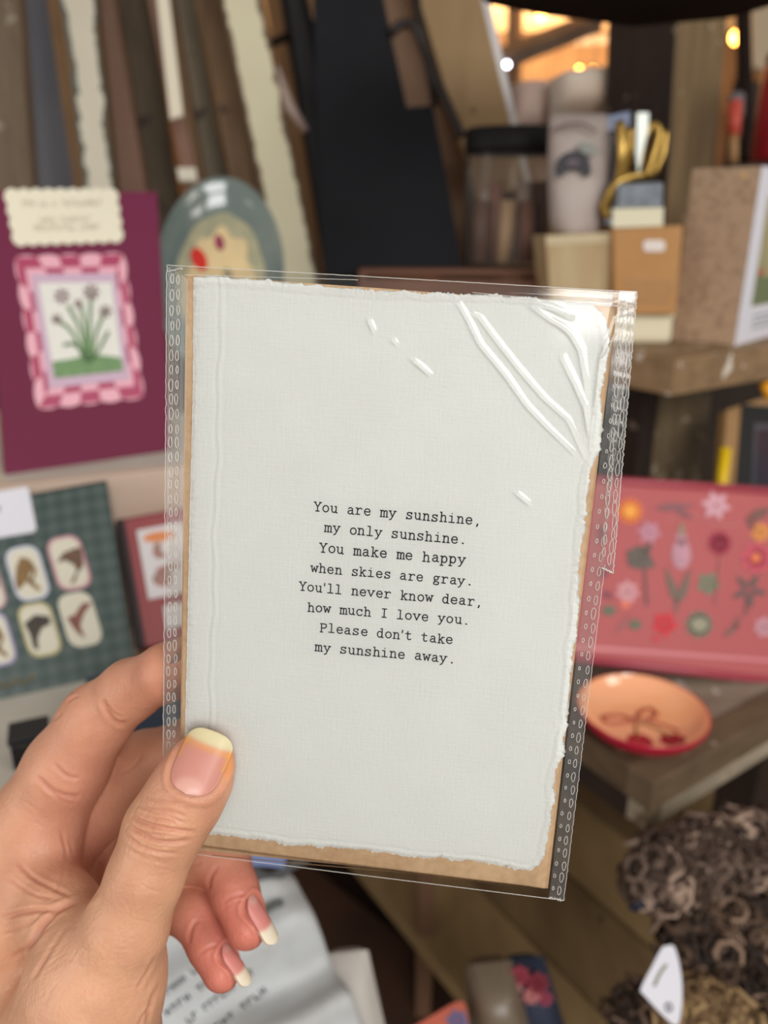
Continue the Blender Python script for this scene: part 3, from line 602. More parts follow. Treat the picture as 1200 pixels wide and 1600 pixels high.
def bowl_disc(name, cx, cy, r_, mat, sy=1.0):
    V = [bowl_pt(cx, cy)] ; F = []
    for ring in (1, 2, 3):
        for k in range(16): q = 2 * math.pi * k / 16; V.append(bowl_pt(cx + r_ * ring / 3 * math.cos(q), cy + r_ * ring / 3 * math.sin(q) * sy))
    for k in range(16):
        F.append([0, 1 + k, 1 + (k + 1) % 16])
        for ring in (0, 1): F.append([1 + ring * 16 + k, 17 + ring * 16 + k, 17 + ring * 16 + (k + 1) % 16, 1 + ring * 16 + (k + 1) % 16])
    return mesh(name, V, F, mat, bw, smooth=True)
bowl_disc('painted_cherry', -.008, -.0235, .0105, cherry); bowl_disc('painted_cherry', .019, -.0235, .0100, cherry)
stm = M('stem_paint', (150, 112, 60), rough=.3); bowm = M('ribbon_paint', (180, 96, 70), rough=.3)
for nm, P, r_, mt in (('painted_stem', [(-.008, -.019), (-.006, -.006), (-.002, .004)], .0011, stm), ('painted_stem', [(.019, -.019), (.012, -.006), (.0, .004)], .0011, stm),
                  ('painted_ribbon', [(-.002, .004), (-.014, .012), (-.030, .008), (-.028, .000), (-.012, .002), (-.002, .004)], .0020, bowm), ('painted_ribbon', [(-.002, .004), (.004, .016), (.014, .022), (.018, .014), (.008, .006), (-.002, .004)], .0020, bowm),
                  ('painted_ribbon', [(0, .004), (.014, .002), (.024, -.006), (.028, -.012)], .0014, bowm)):
    V, F = tube([bowl_pt(x, y) for x, y in [tuple(p) for p in cr(P, 6)]], r_, 6); mesh(nm, V, F, mt, bw, smooth=True)

# pink botanical tray, leaning
tf = Face((905, 1026, .722), (1190, 1050, .742), (935, 748, .765))
tz = tf.pt(1050, 1050)
tyy = thing('botanical_tray', tz, 'pink rectangular tray printed with flowers and leaves standing on the weathered table', 'tray')
pinkt = M('coral_pink_tray', (178, 88, 90), (186, 94, 94), rough=.5, scale=5, spec=.3)
TL, TR, BR, BL = (770, 738), (1330, 776), (1352, 1080), (790, 1016)
slab('tray_panel', [tf.pt(*p) for p in (TL, TR, BR, BL)], -tf.n * .003, pinkt, tyy, .001)
def rimbar(p, q, w, nm='rim'):
    a, b2 = tf.pt(*p), tf.pt(*q); V, F = tube([a, b2], w, 12); return mesh(nm, V, F, M('rose_tray_rim', (168, 66, 80), rough=.3), tyy, smooth=True)
for p, q in ((TL, TR), (TR, BR), (BR, BL), (BL, TL)): rimbar(p, q, .0042)
tf.poly('tray_fold', [(790, 1000), (1350, 1040), (1351, 1046), (790, 1006)], M('pale_pink_fold', (206, 120, 124), rough=.35), tyy, .0012)
def leafshape(cx, cy, l, w_, rot): 
    r_ = math.radians(rot); P = [(0, 0), (.25, .5), (.55, .45), (.8, .22), (1, 0), (.8, -.22), (.55, -.45), (.25, -.5)]
    return [(cx + x * l * math.cos(r_) - y * w_ * math.sin(r_), cy + x * l * math.sin(r_) + y * w_ * math.cos(r_)) for x, y in P]
def petals(cx, cy, r_, n, wr=.45, inner=.1): return [leafshape(cx + inner * r_ * math.cos(a), cy + inner * r_ * math.sin(a), r_, r_ * wr * 1.3, math.degrees(a)) for a in [2 * math.pi * i / n + .2 for i in range(n)]]
def prt(name, polys, c, off=.0008, c2=None): tf.many(name, polys, M(name + '_ink', c, c2, rough=.5, scale=120), tyy, off)
prt('printed_marigold', petals(984, 799, 20, 12, .5), (236, 120, 44), .0008); prt('printed_flower_heart', [ell(984, 799, 11, 11)], (244, 160, 50), .0012)
prt('printed_grey_leaf', [leafshape(1022, 794, 66, 12, -3), leafshape(1056, 798, 30, 10, 24)], (132, 78, 84))
prt('printed_white_flower', petals(1118, 790, 22, 6), (214, 160, 172)); prt('printed_brown_leaf', [leafshape(1168, 812, 44, 18, -25), leafshape(1166, 808, 26, 10, 60)], (120, 74, 66))
prt('printed_mauve_flower', petals(1014, 832, 18, 6), (192, 132, 150)); prt('printed_dark_leaf', [leafshape(978, 862, 52, 36, 28), leafshape(1006, 866, 22, 12, -60)], (78, 66, 62), .0009, (96, 84, 70)); prt('printed_dark_stem', stroke_polys([[(1006, 880), (1010, 945)]], 2), (90, 66, 62))
prt('printed_hyacinth', [ell(1064, 866, 15, 24), ell(1064, 840, 8, 14)], (198, 140, 156), .0008, (176, 128, 140)); prt('printed_hyacinth_tip', [ell(1064, 828, 5, 12)], (150, 120, 100), .0011)
prt('printed_green_blade', [leafshape(1058, 944, 62, 13, -108), leafshape(1060, 944, 60, 13, -72), leafshape(1056, 960, 30, 5, -90)], (110, 92, 78))
prt('printed_dahlia', petals(1124, 849, 19, 14, .5), (168, 36, 66)); prt('printed_dahlia_stem', stroke_polys([[(1124, 866), (1116, 945)]], 1.5), (150, 84, 80))
prt('printed_clover', petals(1106, 912, 18, 5, .7), (118, 122, 96)); prt('printed_rose', petals(1182, 872, 24, 8, .6), (206, 74, 96)); prt('printed_rose_heart', [ell(1180, 872, 7, 7)], (230, 120, 60), .0012)
prt('printed_yellow_flower', petals(1188, 832, 15, 7, .6), (232, 150, 70)); prt('printed_star_leaf', petals(1170, 922, 27, 5, .32), (98, 74, 70)); prt('printed_star_stem', stroke_polys([[(1166, 935), (1164, 960)]], 2), (98, 74, 70))
prt('printed_lotus', petals(980, 925, 18, 7, .5), (214, 150, 156)); prt('printed_lotus_base', [ell(977, 945, 8, 6)], (220, 110, 80), .0009)
prt('printed_small_leaf', [ell(951, 954, 11, 8), ell(992, 976, 10, 8)], (92, 98, 74)); prt('printed_fern', [leafshape(962, 990, 40, 8, -55)], (150, 84, 84))
prt('printed_poppy', petals(1038, 975, 20, 5, .7), (204, 28, 44)); prt('printed_poppy_leaf', [leafshape(1018, 998, 16, 10, 0)], (196, 40, 50))
prt('printed_cabbage', petals(1092, 976, 21, 8, .8), (112, 116, 92)); prt('printed_cabbage_heart', [ell(1092, 976, 13, 11)], (150, 144, 120), .0012)
prt('printed_sprig', [leafshape(1130, 995, 36, 10, -40), leafshape(1146, 985, 26, 8, -70)], (126, 84, 74)); prt('printed_pale_bloom', petals(1194, 980, 16, 7, .6), (206, 150, 160))
prt('printed_bud', [ell(940, 836, 6, 14), leafshape(938, 905, 28, 12, -60), leafshape(940, 925, 22, 12, 30)], (126, 52, 66))
prt('printed_vine', stroke_polys([cr([(1040, 812), (1080, 806), (1130, 822), (1180, 812)], 5)], 1.2), (196, 110, 112))

# items right of the tray, behind: yellow pen, framed dark picture
yf = Face((1130, 755, .84), (1200, 755, .86), (1130, 620, .86))
t = thing('framed_picture', yf.pt(1150, 770), 'dark framed picture behind the pink tray at the right edge', 'picture')
yf.poly('frame', [(1136, 640), (1260, 600), (1252, 790), (1124, 790)], M('tan_frame', (150, 112, 68), (166, 128, 82), rough=.5, scale=10), t, 0, .012)
yf.poly('dark_mat', [(1158, 632), (1262, 640), (1256, 790), (1146, 790)], M('black_mat', (10, 10, 12), rough=.6), t, .0015, .001)
yf.poly('picture_print', [(1176, 662), (1260, 664), (1254, 790), (1170, 790)], M('slate_print', (60, 56, 64), (78, 70, 76), rough=.5, scale=10), t, .0022, .0005)
yf.poly('picture_print', [(1182, 672), (1260, 674), (1254, 790), (1176, 790)], M('dark_navy_print', (26, 22, 40), (60, 20, 30), rough=.5, scale=14), t, .0026, .0003)
V, F = tube([W(1134, 700, .80), W(1128, 752, .80), W(1126, 790, .79)], .006, 12)
props(mesh('yellow_marker', V, F, M('yellow_plastic', (226, 186, 20), rough=.35), smooth=True), 'yellow marker between tray and the tan frame', 'marker')
V, F = tube([W(1194, 598, .80), W(1206, 622, .80)], .006, 10)
props(mesh('orange_clip', V, F, M('amber_plastic', (236, 160, 20), rough=.35), smooth=True), 'amber clip hanging below the shelf at right edge', 'clip')

# ------------------------------------------------------------------ things on the right shelf
zs = 1.3417
# tall speckled carton with white front
p1 = onZ(1147, 540, zs); d2 = nrm([-.82, .56, 0]); d1 = nrm([.68, .74, 0]); Hc = .166
kb = thing('tall_carton', p1, 'tall speckled kraft carton with a white picture front on the shelf', 'carton')
speck = M('speckled_kraft', (172, 142, 114), (150, 120, 94), rough=.8, scale=160, lo=.5, hi=.62)
boxz('carton_body', foot(p1, d2, d1, .063, .13), zs, zs + Hc, speck, kb, .0012)
wv = [p1 + np.array([0, 0, 0.0]), p1 + d1 * .13, p1 + d1 * .13 + np.array([0, 0, Hc]), p1 + np.array([0, 0, Hc])]
nr = nrm([.74, -.68, 0])
slab('white_front', [v + nr * .0012 for v in wv], -nr * .001, M('white_card', (226, 224, 232), rough=.5), kb)
def wf(s, t, off=.0018): return p1 + d1 * s * .13 + np.array([0, 0, t * Hc]) + nr * off
slab('picture_print', [wf(.22, .22), wf(.95, .22), wf(.95, .85), wf(.22, .85)], -nr * .0004, M('meadow_print', (150, 146, 104), (190, 170, 130), rough=.6, scale=18), kb)
slab('picture_print', [wf(.225, .225, .0022), wf(.95, .225, .0022), wf(.95, .36, .0022), wf(.225, .40, .0022)], -nr * .0003, M('meadow_green_print', (112, 122, 84), rough=.6), kb)
slab('red_flower_print', [wf(.30 + .05 * math.cos(a), .42 + .02 * math.sin(a), .0026) for a in np.linspace(0, 2 * math.pi, 12)[:-1]], -nr * .0003, M('red_dot', (196, 60, 50), rough=.6), kb)
for k in range(3): slab('lettering', [wf(.3, .08 + .035 * k, .0021), wf(.8, .08 + .035 * k, .0021), wf(.8, .092 + .035 * k, .0021), wf(.3, .092 + .035 * k, .0021)], -nr * .0003, M('grey_ink', (150, 150, 156)), kb)
slab('gold_dot', [p1 + d2 * (.014 + .0035 * math.cos(a)) + np.array([0, 0, Hc * .955 + .0035 * math.sin(a)]) - d1 * .0006 for a in np.linspace(0, 2 * math.pi, 12)[:-1]], d1 * .0004, M('gold_dot', (190, 150, 96), rough=.4), kb)

# cream tin under the kraft box
def frontbox(name, quad, Y, dep, mat, label, cat, z0=None, bev=.0015, extra=None):
    """box whose front face stands at world Y; quad = TL,TR,BR,BL in picture pixels"""
    P = [onY(x, y, Y) for x, y in quad]
    if z0 is not None:
        P[2][2] = z0; P[3][2] = z0
    t = thing(name, [(P[2][0] + P[3][0]) / 2, Y, min(P[2][2], P[3][2])], label, cat)
    slab('carton_body', P, np.array([0, dep, 0]), mat, t, bev)
    return t, P
zk = onY(1000, 490, .80)[2]
ct, P = frontbox('cream_tin', [(950, 488), (1055, 490), (1050, 545), (956, 545)], .80, .07, M('cream_enamel', (222, 212, 182), rough=.35), 'cream tin under the kraft box on the shelf', 'tin', zs, .006)
slab('lid_band', [onY(951, 489, .7992), onY(1055, 491, .7992), onY(1054, 497, .7992), onY(951, 495, .7992)], np.array([0, .0008, 0]), M('cream_band', (206, 196, 164), rough=.35), ct)
kraft2 = M('ochre_kraft', (174, 126, 74), (184, 136, 84), rough=.75, scale=14)
kt, P = frontbox('kraft_box', [(958, 357), (1068, 352), (1057, 489), (960, 489)], .79, .07, kraft2, 'ochre kraft box with white print on top of the cream tin', 'box', zk)
kf = Face((958, 357, .79 / 1.0656 - .0002), (1068, 352, .79 / 1.067 - .0002), (960, 489, .79 / 1.028 - .0002))
whp = M('white_ink', (226, 214, 206), rough=.7); kf.poly('printed_logo', rrect(1022, 384, 34, 18, 0), whp, kt, .0006)
pal = M('pale_ink', (196, 156, 120), rough=.8)
for k, (x0, x1) in enumerate([(978, 1054), (982, 1050), (986, 1044)]): text_marks(kf, x0, 446 + 13 * k, x1, 446 + 13 * k, 7, [5, 4, 5], pal, kt, .0006)
bt, P = frontbox('beige_box', [(852, 368), (958, 362), (956, 470), (870, 470)], .80, .07, M('beige_wood_box', (186, 164, 126), (170, 140, 100), rough=.7, scale=16, stretch=(3, 1, .4)), 'beige box standing left of the kraft box behind the card top', 'box', zs)
slab('lid_band', [onY(853, 369, .7992), onY(958, 363, .7992), onY(957, 378, .7992), onY(854, 384, .7992)], np.array([0, .0008, 0]), M('tan_band', (196, 178, 142)), bt)

# printed paper bag with a black arch
zt2 = onY(905, 366, .82)[2]
bagm = M('grey_beige_paper', (186, 172, 164), (172, 156, 148), rough=.7, scale=18)
Yb = .815
def bagrow(t):   # outline left/right px at row t
    return (np.interp(t, [180, 240, 300, 350, 368], [858, 857, 858, 862, 872]), np.interp(t, [180, 200, 240, 300, 350, 368], [948, 949, 952, 944, 936, 930]))
rows = np.linspace(368, 180, 14); V = []; F = []
nb = 18
for i, y in enumerate(rows):
    l, r_ = bagrow(y); cx = (l + r_) / 2; hw = (r_ - l) / 2; c = onY(cx, y, Yb + .02); hwm = hw * (c[1] / ray(cx, y)[1]) / FPX
    dp = .024 * (1 - .55 * (i / 13) ** 2)
    for k in range(nb):
        q = 2 * math.pi * k / nb; sx = np.sign(math.cos(q)) * abs(math.cos(q)) ** .6; sy = np.sign(math.sin(q)) * abs(math.sin(q)) ** .6
        V.append(c + np.array([hwm * sx, dp * sy, 0]))
for i in range(13):
    for k in range(nb): F.append([i * nb + k, i * nb + (k + 1) % nb, (i + 1) * nb + (k + 1) % nb, (i + 1) * nb + k])
F.append(list(range(nb))[::-1]); F.append(list(range(13 * nb, 14 * nb)))
bg = thing('paper_bag', onY(902, 368, Yb + .02), 'grey beige paper bag with a black arch drawing on the beige box', 'bag')
mesh('bag_body', V, F, bagm, bg, smooth=True)
af = Face((858, 250, (Yb - .006) / 1.096), (950, 250, (Yb - .006) / 1.096), (858, 366, (Yb - .006) / 1.063))
arch = [(868, 272), (868, 258), (876, 244), (890, 237), (905, 237), (918, 246), (923, 262), (922, 274), (914, 276), (908, 268), (895, 264), (882, 270), (878, 277)]
af.poly('printed_arch', [tuple(p) for p in cr(arch, 3, True)], M('black_ink', (42, 38, 46), rough=.6), bg, .0005, .0008)
af.poly('printed_arch_heart', ell(895, 254, 10, 6), M('mauve_ink', (96, 82, 88)), bg, .001, .0005)
af.many('printed_line', stroke_polys([cr([(862, 205), (885, 194), (910, 194), (932, 206)], 5)], 2.2), M('brown_ink', (120, 96, 88)), bg, .0005, .001)
af.poly('printed_patch', ell(918, 232, 16, 9, 30), M('sage_ink', (140, 142, 134)), bg, .0003, .001)  # sage patch printed beside the arch

# glass candle jar with gold wire
jf = .79; j0 = onY(1000, 352, jf + .02)
gj = thing('glass_jar', j0, 'square glass jar with a cream label and gold ribbon on the kraft box', 'jar')
glass = M('clear_glass', (235, 240, 245), rough=.05, trans=.9, spec=.5)
P = [onY(x, y, jf) for x, y in ((966, 286), (1038, 284), (1036, 353), (962, 353))]
slab('jar_glass', P, np.array([0, .04, 0]), glass, gj, .003)
P = [onY(x, y, jf - .0008) for x, y in ((958, 326), (1037, 324), (1036, 353), (957, 356))]
slab('paper_label', P, np.array([0, .0006, 0]), M('cream_label2', (222, 214, 184), rough=.6), gj)
P = [onY(x, y, jf + .004) for x, y in ((968, 290), (1036, 288), (1034, 322), (966, 324))]
slab('glass_fill', P, np.array([0, .03, 0]), M('blue_grey_wax', (120, 128, 138), (170, 176, 186), rough=.3, scale=60), gj)
goldm = M('gold_ribbon', (196, 160, 84), (150, 118, 56), rough=.3, metal=.7, scale=50)
gr = thing('gold_ribbon', onY(1000, 286, jf + .02), 'crinkled gold ribbon and cellophane bow above the glass jar', 'ribbon')
for pts, r_ in (([(944, 330), (952, 305), (965, 285), (990, 275), (1015, 272), (1028, 262)], .0042), ([(968, 285), (972, 240), (968, 190)], .005), ([(1010, 275), (1022, 240), (1030, 205), (1018, 196), (1005, 222), (998, 262)], .0036), ([(1022, 270), (1036, 240), (1040, 205)], .003), ([(950, 340), (944, 322), (958, 300)], .005), ([(975, 272), (984, 240), (986, 200)], .003)):
    V, F = tube([p for p in cr([onY(x, y, jf + .012 + .004 * math.sin(x)) for x, y in pts], 5)], r_, 8); mesh('ribbon_loop', V, F, goldm, gr, smooth=True)
P = [onY(x, y, jf + .003) for x, y in ((996, 176), (1014, 176), (1012, 205), (1004, 240), (998, 272), (994, 240))]
slab('cellophane', P, np.array([0, .003, 0]), M('bright_cellophane', (236, 244, 232), rough=.2, spec=.8), gr)
P = [onY(x, y, jf + .06) for x, y in ((944, 182), (985, 174), (984, 196), (950, 205))]
props(slab('silver_lid', P, np.array([0, .02, 0]), M('silver_lid', (128, 138, 164), rough=.5, metal=.3)), 'bluish silver lid behind the gold ribbon', 'lid')
P = [onY(x, y, jf + .07) for x, y in ((948, 205), (972, 205), (970, 350), (940, 350))]
props(slab('dark_bottle_box', P, np.array([0, .02, 0]), M('black_violet', (44, 38, 48), rough=.5)), 'narrow black box between paper bag and gold ribbon', 'box')

# big glass jar with black lid
jc = onY(795, 440, .93); jt = onY(795, 232, .93); Rj = (onY(872, 320, .93) - onY(722, 320, .93))[0] / 2
bj = thing('storage_jar', jc, 'large clear storage jar with a black lid behind the card', 'jar')
jy = np.array([0, .62, 0])
zb = zt + .004 - jc[2]; zh = jt[2] - jc[2]
V, F = lathe([(.001, zb), (Rj * .96, zb), (Rj, zb + .004), (Rj, zh - .004)], jc, 40, ay=jy)
mesh('glass_wall', V, F, JARGLASS, bj, smooth=True)
V, F = lathe([(.001, zh - .006), (Rj * 1.03, zh - .006), (Rj * 1.05, zh), (Rj * 1.05, zh + .016), (Rj * .98, zh + .020), (.001, zh + .020)], jc, 40, ay=jy)
mesh('lid', V, F, M('black_lid_plastic', (20, 17, 17), rough=.55, spec=.2), bj, smooth=True)
fillm = [M('umber_stick', (84, 58, 50), (110, 80, 60), rough=.6, scale=20), M('beige_stick', (176, 144, 110), rough=.6), M('rose_brown', (120, 82, 66), rough=.6), M('grey_brown_pale', (150, 134, 120), rough=.6)]
for k in range(9):
    xk = jc[0] + Rj * (-.66 + .165 * k); yk = jc[1] - .01 + .012 * ((k * 5) % 3)
    V, F = tube([np.array([xk, yk, jc[2] + zb + .006]), np.array([xk + .006 * math.sin(k * 3), yk, jc[2] + zh * (.62 + .07 * (k % 3))])], .009, 10)
    o = mesh('wooden_roll', V, F, fillm[(k * 3) % 4], smooth=True); props(o, ['leftmost', 'second from left', 'third from left', 'fourth from left', 'middle', 'fourth from right', 'third from right', 'second from right', 'rightmost'][k] + ' of the rolls standing in the storage jar', 'roll', 'rolls in the storage jar')
props(slab('brown_carton', [onY(x, y, 1.12) for x, y in ((726, 222), (864, 222), (866, 470), (730, 470))], np.array([0, .08, 0]), M('fawn_carton', (140, 112, 86), (116, 88, 66), rough=.7, scale=9), bevel=.002), 'fawn brown carton seen through the large storage jar', 'carton')
# packages behind
pkm = M('cream_fabric', (226, 214, 200), (206, 176, 150), rough=.8, scale=10)
def pillow(name, quad, D, th, mat, label, cat):
    Q = [W(x, y, D) for x, y in quad]; n = 10; V = []; F = []
    for side in (1, -1):
        for i in range(n + 1):
            for j in range(n + 1):
                s, t = i / n, j / n; p = (Q[0] * (1 - s) + Q[1] * s) * (1 - t) + (Q[3] * (1 - s) + Q[2] * s) * t
                b_ = (max(0, 1 - abs(2 * s - 1) ** 3) * max(0, 1 - abs(2 * t - 1) ** 3)) ** .5
                V.append(p - Ff * side * th * b_ * .5)
        o = (0 if side == 1 else (n + 1) ** 2)
        for i in range(n):
            for j in range(n):
                f = [o + i * (n + 1) + j, o + (i + 1) * (n + 1) + j, o + (i + 1) * (n + 1) + j + 1, o + i * (n + 1) + j + 1]; F.append(f if side == -1 else f[::-1])
    o = mesh(name, V, F, mat, smooth=True); return props(o, label, cat)
pillow('folded_textile', [(858, 122), (978, 112), (972, 182), (858, 184)], 1.05, .08, pkm, 'folded cream textile above the paper bag', 'textile')
pillow('linen_pouch', [(800, 132), (860, 128), (858, 208), (792, 208)], 1.1, .06, M('pinkish_linen', (196, 168, 156), (214, 190, 176), rough=.8, scale=12), 'pinkish linen pouch behind the storage jar lid', 'pouch')
pillow('linen_pouch', [(770, 150), (806, 146), (804, 208), (782, 208)], 1.2, .05, M('tan_linen', (186, 140, 96), rough=.8), 'tan pouch at the right of the broad tan plank', 'pouch')
# behind the post: brush and red tin
V, F = tube([W(1150, 150, 1.15), W(1149, 182, 1.15)], .012, 10)
br = thing('brush', W(1146, 262, 1.15), 'small brush with coral bristle sleeve and tan handle right of the post', 'brush')
mesh('grey_tip', V, F, M('grey_tip', (120, 116, 120), rough=.5), br, smooth=True)
V, F = tube([W(1149, 160, 1.14), W(1146, 212, 1.14)], [.010, .0095], 12); mesh('sleeve', V, F, M('coral_plastic', (214, 84, 66), rough=.4), br, smooth=True)
V, F = tube([W(1146, 212, 1.14), W(1145, 254, 1.14)], .007, 12); mesh('handle', V, F, M('tan_handle', (190, 144, 96), rough=.5), br, smooth=True)
rt = thing('red_tin', onY(1205, 252, 1.0), 'dark red decorated tin at the right edge above the tall carton', 'tin')
cc = onY(1225, 252, 1.0); V, F = lathe([(.036, 0), (.038, .004), (.038, .098), (.034, .104)], cc, 32, cap=True); mesh('tin_body', V, F, M('deep_red_tin', (138, 14, 26), (160, 30, 40), rough=.3, scale=30), rt, smooth=True)
V, F = lathe([(.036, .104), (.036, .112), (.03, .116)], cc, 32, cap=True); mesh('lid', V, F, M('black_lid3', (26, 18, 18), rough=.4), rt, smooth=True)
V, F = tube([W(1160, -30, 1.3), W(1166, 250, 1.25)], .012, 8); props(mesh('dark_stand', V, F, wood_black), 'dark upright stand between the post and red tin', 'stand')

# ------------------------------------------------------------------ lower area: dark bench, post, white bag, pouches
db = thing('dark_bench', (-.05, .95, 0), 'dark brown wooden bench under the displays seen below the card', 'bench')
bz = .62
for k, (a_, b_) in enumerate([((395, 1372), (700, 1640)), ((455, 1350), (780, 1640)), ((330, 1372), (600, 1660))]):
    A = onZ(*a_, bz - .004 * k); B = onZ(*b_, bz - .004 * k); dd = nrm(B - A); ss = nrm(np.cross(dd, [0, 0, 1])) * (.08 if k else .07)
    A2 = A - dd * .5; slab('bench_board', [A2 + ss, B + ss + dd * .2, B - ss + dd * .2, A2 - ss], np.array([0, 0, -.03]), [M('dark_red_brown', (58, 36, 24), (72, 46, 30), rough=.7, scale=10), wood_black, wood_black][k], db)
tp = onY(664, 1450, .62)
props(boxz('upright_post', [(tp[0] - .008, .62), (tp[0] + .009, .62), (tp[0] + .009, .64), (tp[0] - .008, .64)], .60, 1.09, M('tan_brown_post', (98, 68, 48), (112, 80, 56), rough=.7, scale=20, stretch=(1, 1, .2))), 'thin tan upright post just below the card', 'post')
# white cotton bag: draped sheet with folds
def clothsheet(name, outline, D0, D1, mat, label, cat, fold=.022):
    """outline: TL,TR,BR,BL; wavy sheet with thickness"""
    n, m2 = 44, 40; Q = [W(x, y, D) for (x, y), D in zip(outline, (D1, D1, D0, D0))]; V = []
    nn = nrm(np.cross(Q[1] - Q[0], Q[3] - Q[0])); nn = nn if np.dot(nn, Ff) < 0 else -nn
    for lay in (0, 1):
        for i in range(n + 1):
            for j in range(m2 + 1):
                s, t = i / n, j / m2; p = (Q[0] * (1 - s) + Q[1] * s) * (1 - t) + (Q[3] * (1 - s) + Q[2] * s) * t
                h_ = fold * (mnoise.noise(Vector((s * 3 + 5 * t, t * 2.2, 1.7))) * (0.15 + 1.2 * s) + .35 * math.sin(9 * s - 5 * t + 1) * s ** 2)
                edge = min(s, 1 - s, t, 1 - t); V.append(p + nn * (h_ + (.016 * min(1, edge * 7) ** .5 if lay == 0 else -.004)))
    F = []; S = (n + 1) * (m2 + 1)
    for i in range(n):
        for j in range(m2):
            f = [i * (m2 + 1) + j, (i + 1) * (m2 + 1) + j, (i + 1) * (m2 + 1) + j + 1, i * (m2 + 1) + j + 1]; F.append(f); F.append([q + S for q in f[::-1]])
    for i in range(n): F.append([i * (m2 + 1), S + i * (m2 + 1), S + (i + 1) * (m2 + 1), (i + 1) * (m2 + 1)]); F.append([i * (m2 + 1) + m2, (i + 1) * (m2 + 1) + m2, S + (i + 1) * (m2 + 1) + m2, S + i * (m2 + 1) + m2])
    for j in range(m2): F.append([j, j + 1, S + j + 1, S + j]); F.append([n * (m2 + 1) + j, S + n * (m2 + 1) + j, S + n * (m2 + 1) + j + 1, n * (m2 + 1) + j + 1])
    return V, F, nn
outl = [(150, 1330), (452, 1362), (592, 1650), (80, 1700)]
V, F, nn = clothsheet('bag', outl, .47, .56, None, '', '')
wb = thing('cotton_bag', W(380, 1560, .50), 'white cotton bag with blurred black lettering lying below the hand', 'bag')
mesh('bag_cloth', V, F, M('white_cotton', (190, 192, 192), (178, 178, 176), rough=.85, scale=30, bump=.3, bscale=300), wb, smooth=True)
V, F = tube(cr([W(385, 1352, .53), W(420, 1372, .528), W(455, 1352, .53), W(480, 1340, .535)], 6), .004, 8); mesh('cord', V, F, M('charcoal_cord', (70, 70, 70), rough=.8), wb, smooth=True)
V, F = tube(cr([W(408, 1426, .508), W(425, 1415, .508), W(442, 1410, .51)], 5), [.0025] * 11, 8); mesh('buckle', V, F, M('charcoal_cord', (78, 80, 76), rough=.6), wb, smooth=True)
lf = Face((150, 1330, .56 - .022), (452, 1362, .56 - .022), (592, 1650, .47 - .022)); inkb = M('black_print', (58, 60, 66), rough=.8)
for (x0, y0, x1, y1, wds) in [(238, 1578, 335, 1502, [7, 1, 2]), (262, 1592, 372, 1510, [4, 6]), (296, 1604, 400, 1524, [2, 6, 2]), (330, 1622, 420, 1552, [4, 4])]:
    text_marks(lf, x0, y0, x1, y1, 11, wds, inkb, wb, .003)
# side fold of the bag
pillow('bag_fold_cloth', [(500, 1492), (575, 1484), (610, 1640), (520, 1640)], .53, .05, M('grey_white_cotton', (190, 184, 176), rough=.85), 'rolled cream cloth at the right of the white cotton bag', 'cloth')
# blue item just under the sleeve
props(slab('blue_card', [W(388, 1330, .50), W(448, 1338, .50), W(444, 1356, .495), W(392, 1352, .495)], Ff * .004, M('blue_card', (110, 126, 168), rough=.5)), 'small blue card showing just under the sleeve bottom', 'card')
# pouches at bottom
pillow('taupe_pouch', [(728, 1508), (800, 1500), (850, 1660), (728, 1660)], .62, .07, M('taupe_vinyl', (124, 108, 90), (96, 82, 66), rough=.35, scale=8), 'taupe glossy pouch at the bottom beside the navy floral one', 'pouch')
nf = pillow('floral_pouch', [(786, 1498), (850, 1494), (900, 1660), (800, 1660)], .64, .06, M('navy_fabric', (34, 42, 62), rough=.7), '', '')
nfo = np.array(nf.location); t = thing('floral_pouch', nfo, 'navy fabric pouch with pink flowers at the bottom edge', 'pouch'); nf.name = 'pouch_body'
for k_ in ('label', 'category'):
    if k_ in nf: del nf[k_]
nf.parent = t; nf.location = (0, 0, 0); nf.name = 'pouch_body'
nff = Face((790, 1500, .612), (870, 1500, .612), (850, 1640, .612))
for cx, cy, r_, c in ((812, 1524, 16, (150, 50, 66)), (840, 1536, 18, (124, 34, 48)), (830, 1556, 13, (196, 120, 118)), (852, 1560, 12, (150, 60, 80)), (806, 1545, 10, (190, 130, 130))):
    nff.many('printed_flower', petals(cx, cy, r_, 7, .6), M('flower_print', c, rough=.7), t, .0005 + r_ * 1e-5, .0006)
sf = Face((650, 1600, .56), (725, 1568, .60), (740, 1640, .56))
sx = thing('salmon_box', sf.pt(690, 1640), 'salmon coloured box corner with a lilac flower at the bottom edge', 'box')
sf.poly('carton', [(630, 1612), (708, 1566), (724, 1562), (730, 1574), (742, 1660), (640, 1680)], M('salmon_card', (226, 122, 100), rough=.45), sx, 0, .012, bevel=.001)
sf.many('printed_flower', petals(714, 1596, 18, 6, .6), M('lilac_print2', (136, 128, 168), rough=.5), sx, .0006)

